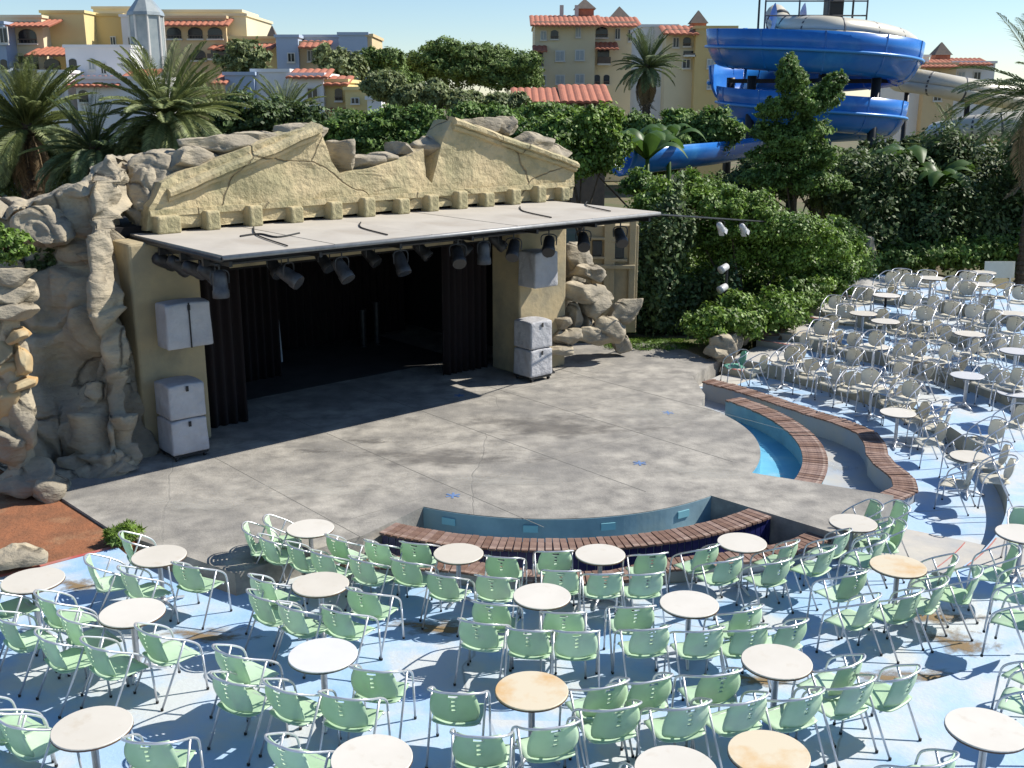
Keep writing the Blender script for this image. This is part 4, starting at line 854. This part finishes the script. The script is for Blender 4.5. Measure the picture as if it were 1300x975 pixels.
bld('white_house', 'low white gabled house with tile roofs in front of the ochre block', 84, [(82, 165, 60, 7, 'wallwhite'), (50, 84, 92, 6, 'wallwhite', -3), (95, 190, 100, 6, 'wallwhite', -3.5)], [(93, 84, 9, 17, 'arch'), (117, 82, 6, 10, 'pale'), (132, 87, 5, 11, 'win'), (106, 122, 11, 14, 'arch', -3.5), (75, 124, 9, 14, 'pale', -3)],
    [(82, 150, 97, 109, 3, -3.6), (150, 192, 88, 99, 3, -3.0)])
T = bld('glass_tower', 'octagonal glazed stair tower with pointed roof between the apartment blocks', 88, [(176, 194, 60, 2, 'wallgrey', 1)], (), (), 'tower'); c = PY(185, 20, 88); k = 88/F; L = T.location
MB().lathe([(19.5*k, -c.z-.9), (19.5*k, 0)], 8).build('glazed_drum', 'towerglass', T, False, c-L, R(22.5))
for i in range(8): MB().tube([(19.6*k*math.cos(R(45*i+22.5)), 19.6*k*math.sin(R(45*i+22.5)), -c.z-.9), (19.6*k*math.cos(R(45*i+22.5)), 19.6*k*math.sin(R(45*i+22.5)), .1)], .09, 6).build('mullion', 'frame', T, False, c-L)
MB().lathe([(22*k, 0), (21*k, .25), (.05, 30*k)], 8).build('pointed_roof', 'towerglass', T, False, c-L, R(22.5))
bld('apartment_block', 'peach apartment block with arched loggias and tile awnings', 94, [(202, 286, 23, 9, 'wallpeach'), (286, 312, 20, 10, 'wallcream', .8), (200, 306, 15, 6, 'wallcream', 4)], [(221, 42, 17, 13, 'arch'), (248, 42, 17, 13, 'arch'), (273, 42, 17, 13, 'arch'), (252, 70, 17, 12, 'arch'), (278, 68, 19, 14, 'bal')],
    [(203, 232, 24, 32, 2, -.8), (232, 260, 24, 32, 2, -.8), (260, 290, 24, 32, 2, -.8), (263, 288, 56, 62, 2, -1)])
T = bld('apartment_block', 'light blue block with tile roof and small dark cupola', 90, [(350, 378, 47, 7, 'wallblue'), (386, 430, 47, 7, 'wallblue', 2), (378, 410, 55, 6, 'wallpeach', .5), (292, 350, 49, 6, 'wallyellow', 3)], [(370, 73, 7, 9, 'win'), (395, 71, 7, 11, 'win', .5)], [(292, 345, 52, 62, 4, 1), (378, 418, 52, 60, 2, -.6)]); pyramid(T, 346, 34, 46, 5, 92)
bld('apartment_block', 'tall pale blue block with orange side wall beside the pines', 88, [(430, 466, 44, 7, 'wallblue'), (466, 472, 46, 7, 'wallpeach', .1)], [(441, 70, 8, 9, 'win')])
bld('white_house', 'white house with red tile roofs and yellow wing below the blue block', 74, [(285, 322, 95, 7, 'wallblue'), (320, 366, 91, 7, 'wallwhite', .5), (366, 410, 96, 6, 'wallwhite', -2), (410, 440, 104, 6, 'wallyellow', -1.5)], [(397, 119, 11, 12, 'win', -2), (430, 120, 9, 14, 'arch', -1.5), (360, 118, 6, 9, 'pale', .5)], [(362, 416, 88, 98, 3, -2), (410, 442, 97, 107, 3, -1.6), (266, 287, 94, 106, 3, -.5), (412, 440, 136, 142, 2, -2.4)])
bld('low_house', 'low yellow house with white gable behind the green bushes', 70, [(438, 492, 114, 6, 'wallyellow'), (490, 516, 112, 6, 'wallyellow', 1), (466, 484, 126, 3, 'wallwhite', -2)], [(451, 128, 8, 6, 'win')])
T = bld('tower_building', 'cream four storey tower building with hipped tile roof and cupola', 100, [(679, 756, 30, 11, 'wallcream'), (756, 806, 30, 9, 'wallcream', 1.5), (786, 818, 36, 8, 'wallyellow', 3)],
    [(690, 45, 6, 9, 'pale'), (704, 44, 9, 10, 'arch'), (734, 41, 5, 10, 'pale'), (764, 41, 14, 12, 'arch', 1.5), (784, 43, 5, 11, 'win', 1.5), (711, 71, 9, 10, 'pale'), (736, 70, 9, 10, 'pale'), (766, 72, 14, 18, 'bal', 1.5), (711, 101, 9, 9, 'pale'), (736, 100, 9, 9, 'pale'), (688, 102, 8, 10, 'win'), (758, 101, 7, 11, 'arch', 1.5), (770, 101, 7, 11, 'arch', 1.5), (684, 76, 10, 18, 'bal'), (800, 45, 4, 12, 'win', 1.5)],
    [(673, 768, 20, 32, 6, -1), (766, 816, 22, 33, 5, .5), (676, 695, 58, 65, 2, -1.4), (756, 786, 54, 62, 2, -.2)])
pyramid(T, 742, 0, 12, 12, 100, drum=10, dy=5); pyramid(T, 786, 10, 24, 12, 100, drum=4, dy=6)
for u in (713, 732): MB().box((0, 0, 0), (.35, .35, 1.3)).build('chimney', 'wallgrey', T, False, PY(u, 16, 104)-T.location)
pv = bld('pavilion', 'low open pavilion with a wide red tile roof before the cream tower', 66, [(660, 770, 132, 5, 'roofdark', 1)], [(690, 138, 12, 10, 'win', 1), (720, 138, 12, 10, 'win', 1), (750, 138, 12, 10, 'win', 1)], [(648, 712, 112, 130, 5), (712, 778, 108, 129, 5, -.02)])
T = bld('apartment_block', 'yellow and white apartment block half hidden by the water slide', 88, [(816, 860, 34, 8, 'wallwhite', 2), (846, 884, 40, 8, 'wallcream'), (884, 935, 36, 8, 'wallochre', -1)], [(872, 53, 9, 10, 'arch'), (871, 81, 8, 9, 'win'), (902, 81, 7, 9, 'pale', -1), (902, 107, 7, 9, 'pale', -1), (858, 54, 6, 10, 'win'), (920, 110, 8, 16, 'win', -1), (874, 68, 12, 6, 'bal')], [(842, 888, 33, 43, 3, -1)]); pyramid(T, 886, 15, 30, 10, 88, drum=5)
T = bld('apartment_block', 'pale distant block with tile roof and pointed turret behind the slide', 105, [(1156, 1180, 72, 8, 'wallwhite'), (1176, 1215, 82, 8, 'wallpeach', -1), (1210, 1264, 80, 8, 'wallwhite', .5)], [(1188, 96, 10, 9, 'bal', -1), (1220, 98, 7, 11, 'pale', .5), (1240, 98, 7, 11, 'win', .5), (1190, 122, 8, 10, 'win', -1), (1222, 125, 8, 10, 'pale', .5)], [(1170, 1218, 76, 85, 3, -1.5), (1215, 1262, 74, 82, 3, 0)]); pyramid(T, 1194, 55, 70, 10, 105, drum=5)
# ---------------------------------------------------------------- water slide
def flume(name, path, w, h, m, parent, n=10, lip=.12, full=False):
    """sweeps an open U (or a tube) along a path, level side to side"""
    vs, fs = [], []; N = len(path)
    for i, p in enumerate(path):
        t = (path[min(i+1, N-1)]-path[max(i-1, 0)]); t.z = 0; t.normalize(); b = Vector((t.y, -t.x, 0))
        for k in range(n+1):
            a = (math.pi*(1+k/n)) if not full else 2*math.pi*k/n
            off = b*math.cos(a)*w/2; zz = (math.sin(a)*h if not full else math.sin(a)*w/2)
            vs.append(p+off+Vector((0, 0, zz+(h if not full else 0))))
    for i in range(N-1):
        for k in range(n): fs.append((i*(n+1)+k, i*(n+1)+k+1, (i+1)*(n+1)+k+1, (i+1)*(n+1)+k))
    o = obj(name, mesh(name, vs, fs, m, True), parent); sd = o.modifiers.new('shell', 'SOLIDIFY'); sd.thickness = .07; return o
WY = 50.
wc = PY(1030, 100, WY+4.5); WB = Vector((wc.x, wc.y, 0))
ws = thing('water_slide', 'tall blue open spiral water slide with dark tower', 'water slide', WB)
def zat(v, y): return PY(1030, v, y).z
def hel(a0, a1, z0, z1, r0, r1, n):
    return [Vector((math.cos(R(a0+(a1-a0)*i/n))*(r0+(r1-r0)*i/n), math.sin(R(a0+(a1-a0)*i/n))*(r0+(r1-r0)*i/n), z0+(z1-z0)*i/n)) for i in range(n+1)]
zt, zm, zb = zat(92, WY), zat(128, WY), zat(178, WY)
p1 = hel(150, 540, zt+.55, zm-.1, 4.3, 4.1, 60); p2 = hel(540-360, 540, zat(152, WY+3), zat(200, WY+3), 3.8, 3.7, 56)
flume('flume_upper_coil', p1, 1.7, 1.75, 'slideblue', ws); flume('flume_lower_coil', p2, 1.6, 1.6, 'slideblue', ws)
def ribs(path, w, h, step, m='slidelight'):
    for i in range(2, len(path)-1, step):
        p = path[i]; t = path[i+1]-path[i-1]; t.z = 0; t.normalize(); b = Vector((t.y, -t.x, 0))
        MB().tube([p+b*math.cos(math.pi*(1+k/8))*(w/2+.05)+Vector((0, 0, math.sin(math.pi*(1+k/8))*(h+.05)+h)) for k in range(9)], .06, 5).build('flange', m, ws)
ribs(p1, 1.7, 1.75, 5, 'slideblue'); ribs(p2, 1.6, 1.6, 5, 'slideblue')
for p, w, h in ((p1, 1.7, 1.75), (p2, 1.6, 1.6)):
    rim = []
    for i, q in enumerate(p):
        t = p[min(i+1, len(p)-1)]-p[max(i-1, 0)]; t.z = 0; t.normalize(); rim.append(q+Vector((t.y, -t.x, 0))*(w/2+.06)+Vector((0, 0, h*.52)))
    MB().tube(rim, .075, 6).build('seam_rib', 'slidelight', ws, True)
e0 = p2[-1]; ex = [PY(u, v, y)-WB for u, v, y in ((945, 200, 52), (900, 208, 48), (850, 214, 45), (786, 222, 43))]
flume('exit_chute', smooth_path([e0, e0.lerp(ex[0], .5)]+ex, 8), 1.5, 1.0, 'slideblue', ws)
for a, r in ((60, 4.1), (150, 4.1), (215, 4.2), (300, 4.1), (0, .6), (180, .6)):
    MB().tube([(math.cos(R(a))*r, math.sin(R(a))*r, -.95), (math.cos(R(a))*r, math.sin(R(a))*r, zt-.1 if r > 1 else zt+2.6)], .22 if r > 1 else .26, 10).build('support_column', 'blackmetal', ws, True)
for a, z in ((0, zt-.3), (90, zt-.3), (45, zm-.5), (135, zm-.6)):
    MB().box((0, 0, z), (8.2, .14, .2), R(a)).build('support_beam', 'blackmetal', ws)
pz = zat(44, WY+4)
MB().box((-.4, 0, pz), (5.0, 3.2, .18)).build('start_platform', 'slidebeige', ws); MB().box((.55, -1.0, pz+.9), (.75, .75, 2.3)).build('tower_box', 'blackmetal', ws)
for x in (-2.8, -1.2, .2, 2.0): MB().tube([(x, -1.5, pz), (x, -1.5, pz+1.5)], .04, 6).build('rail_post', 'lampgrey', ws)
for z in (.8, 1.45): MB().tube([(-2.8, -1.5, pz+z), (2.0, -1.5, pz+z)], .035, 6).build('handrail', 'lampgrey', ws)
for x in (-2.9, 1.6): MB().tube([(x, -.6, pz), (x, -.6, pz+3.2)], .05, 6).build('mast', 'blackmetal', ws)
for x in (-2.3, -.9): MB().grid(lambda a, b, x=x: Vector((x+.12*math.sin(b*3), -1.3+2.2*a, pz+.1+1.3*b*(.55+.45*math.cos(a*3)))), 8, 5).build('entry_wing', 'slidelight', ws, True)
tb = thing('tube_slide', 'beige closed tube slide winding behind the blue coils', 'water slide', WB+Vector((0, 3, 0)))
def tubeslide(pts, w): 
    p = smooth_path([PY(*q)-tb.location for q in pts], 8); flume('tube_section', p, w, w/2, 'slidebeige', tb, 16, full=True)
    for i in range(3, len(p)-2, 5):
        t = (p[i+1]-p[i-1]).normalized(); MB().tube([p[i]-t*.05, p[i]+t*.05], w/2+.07, 16).build('joint_ring', 'lampgrey', tb, True)
    return p
pa = tubeslide(((985, 22, 55), (1000, 36, 54), (1050, 38, 52), (1110, 45, 53), (1150, 58, 56), (1155, 80, 60), (1140, 100, 62), (1170, 104, 58), (1230, 115, 57), (1290, 124, 58)), 1.1)
pb = tubeslide(((1320, 158, 50), (1270, 162, 50), (1225, 166, 51), (1190, 172, 54)), 1.2)
for q in (pa[40], pa[64], pb[3], pb[18]): MB().tube([Vector((q.x, q.y, -.95)), q-Vector((0, 0, .6))], .14, 8).build('support_column', 'blackmetal', tb, True)
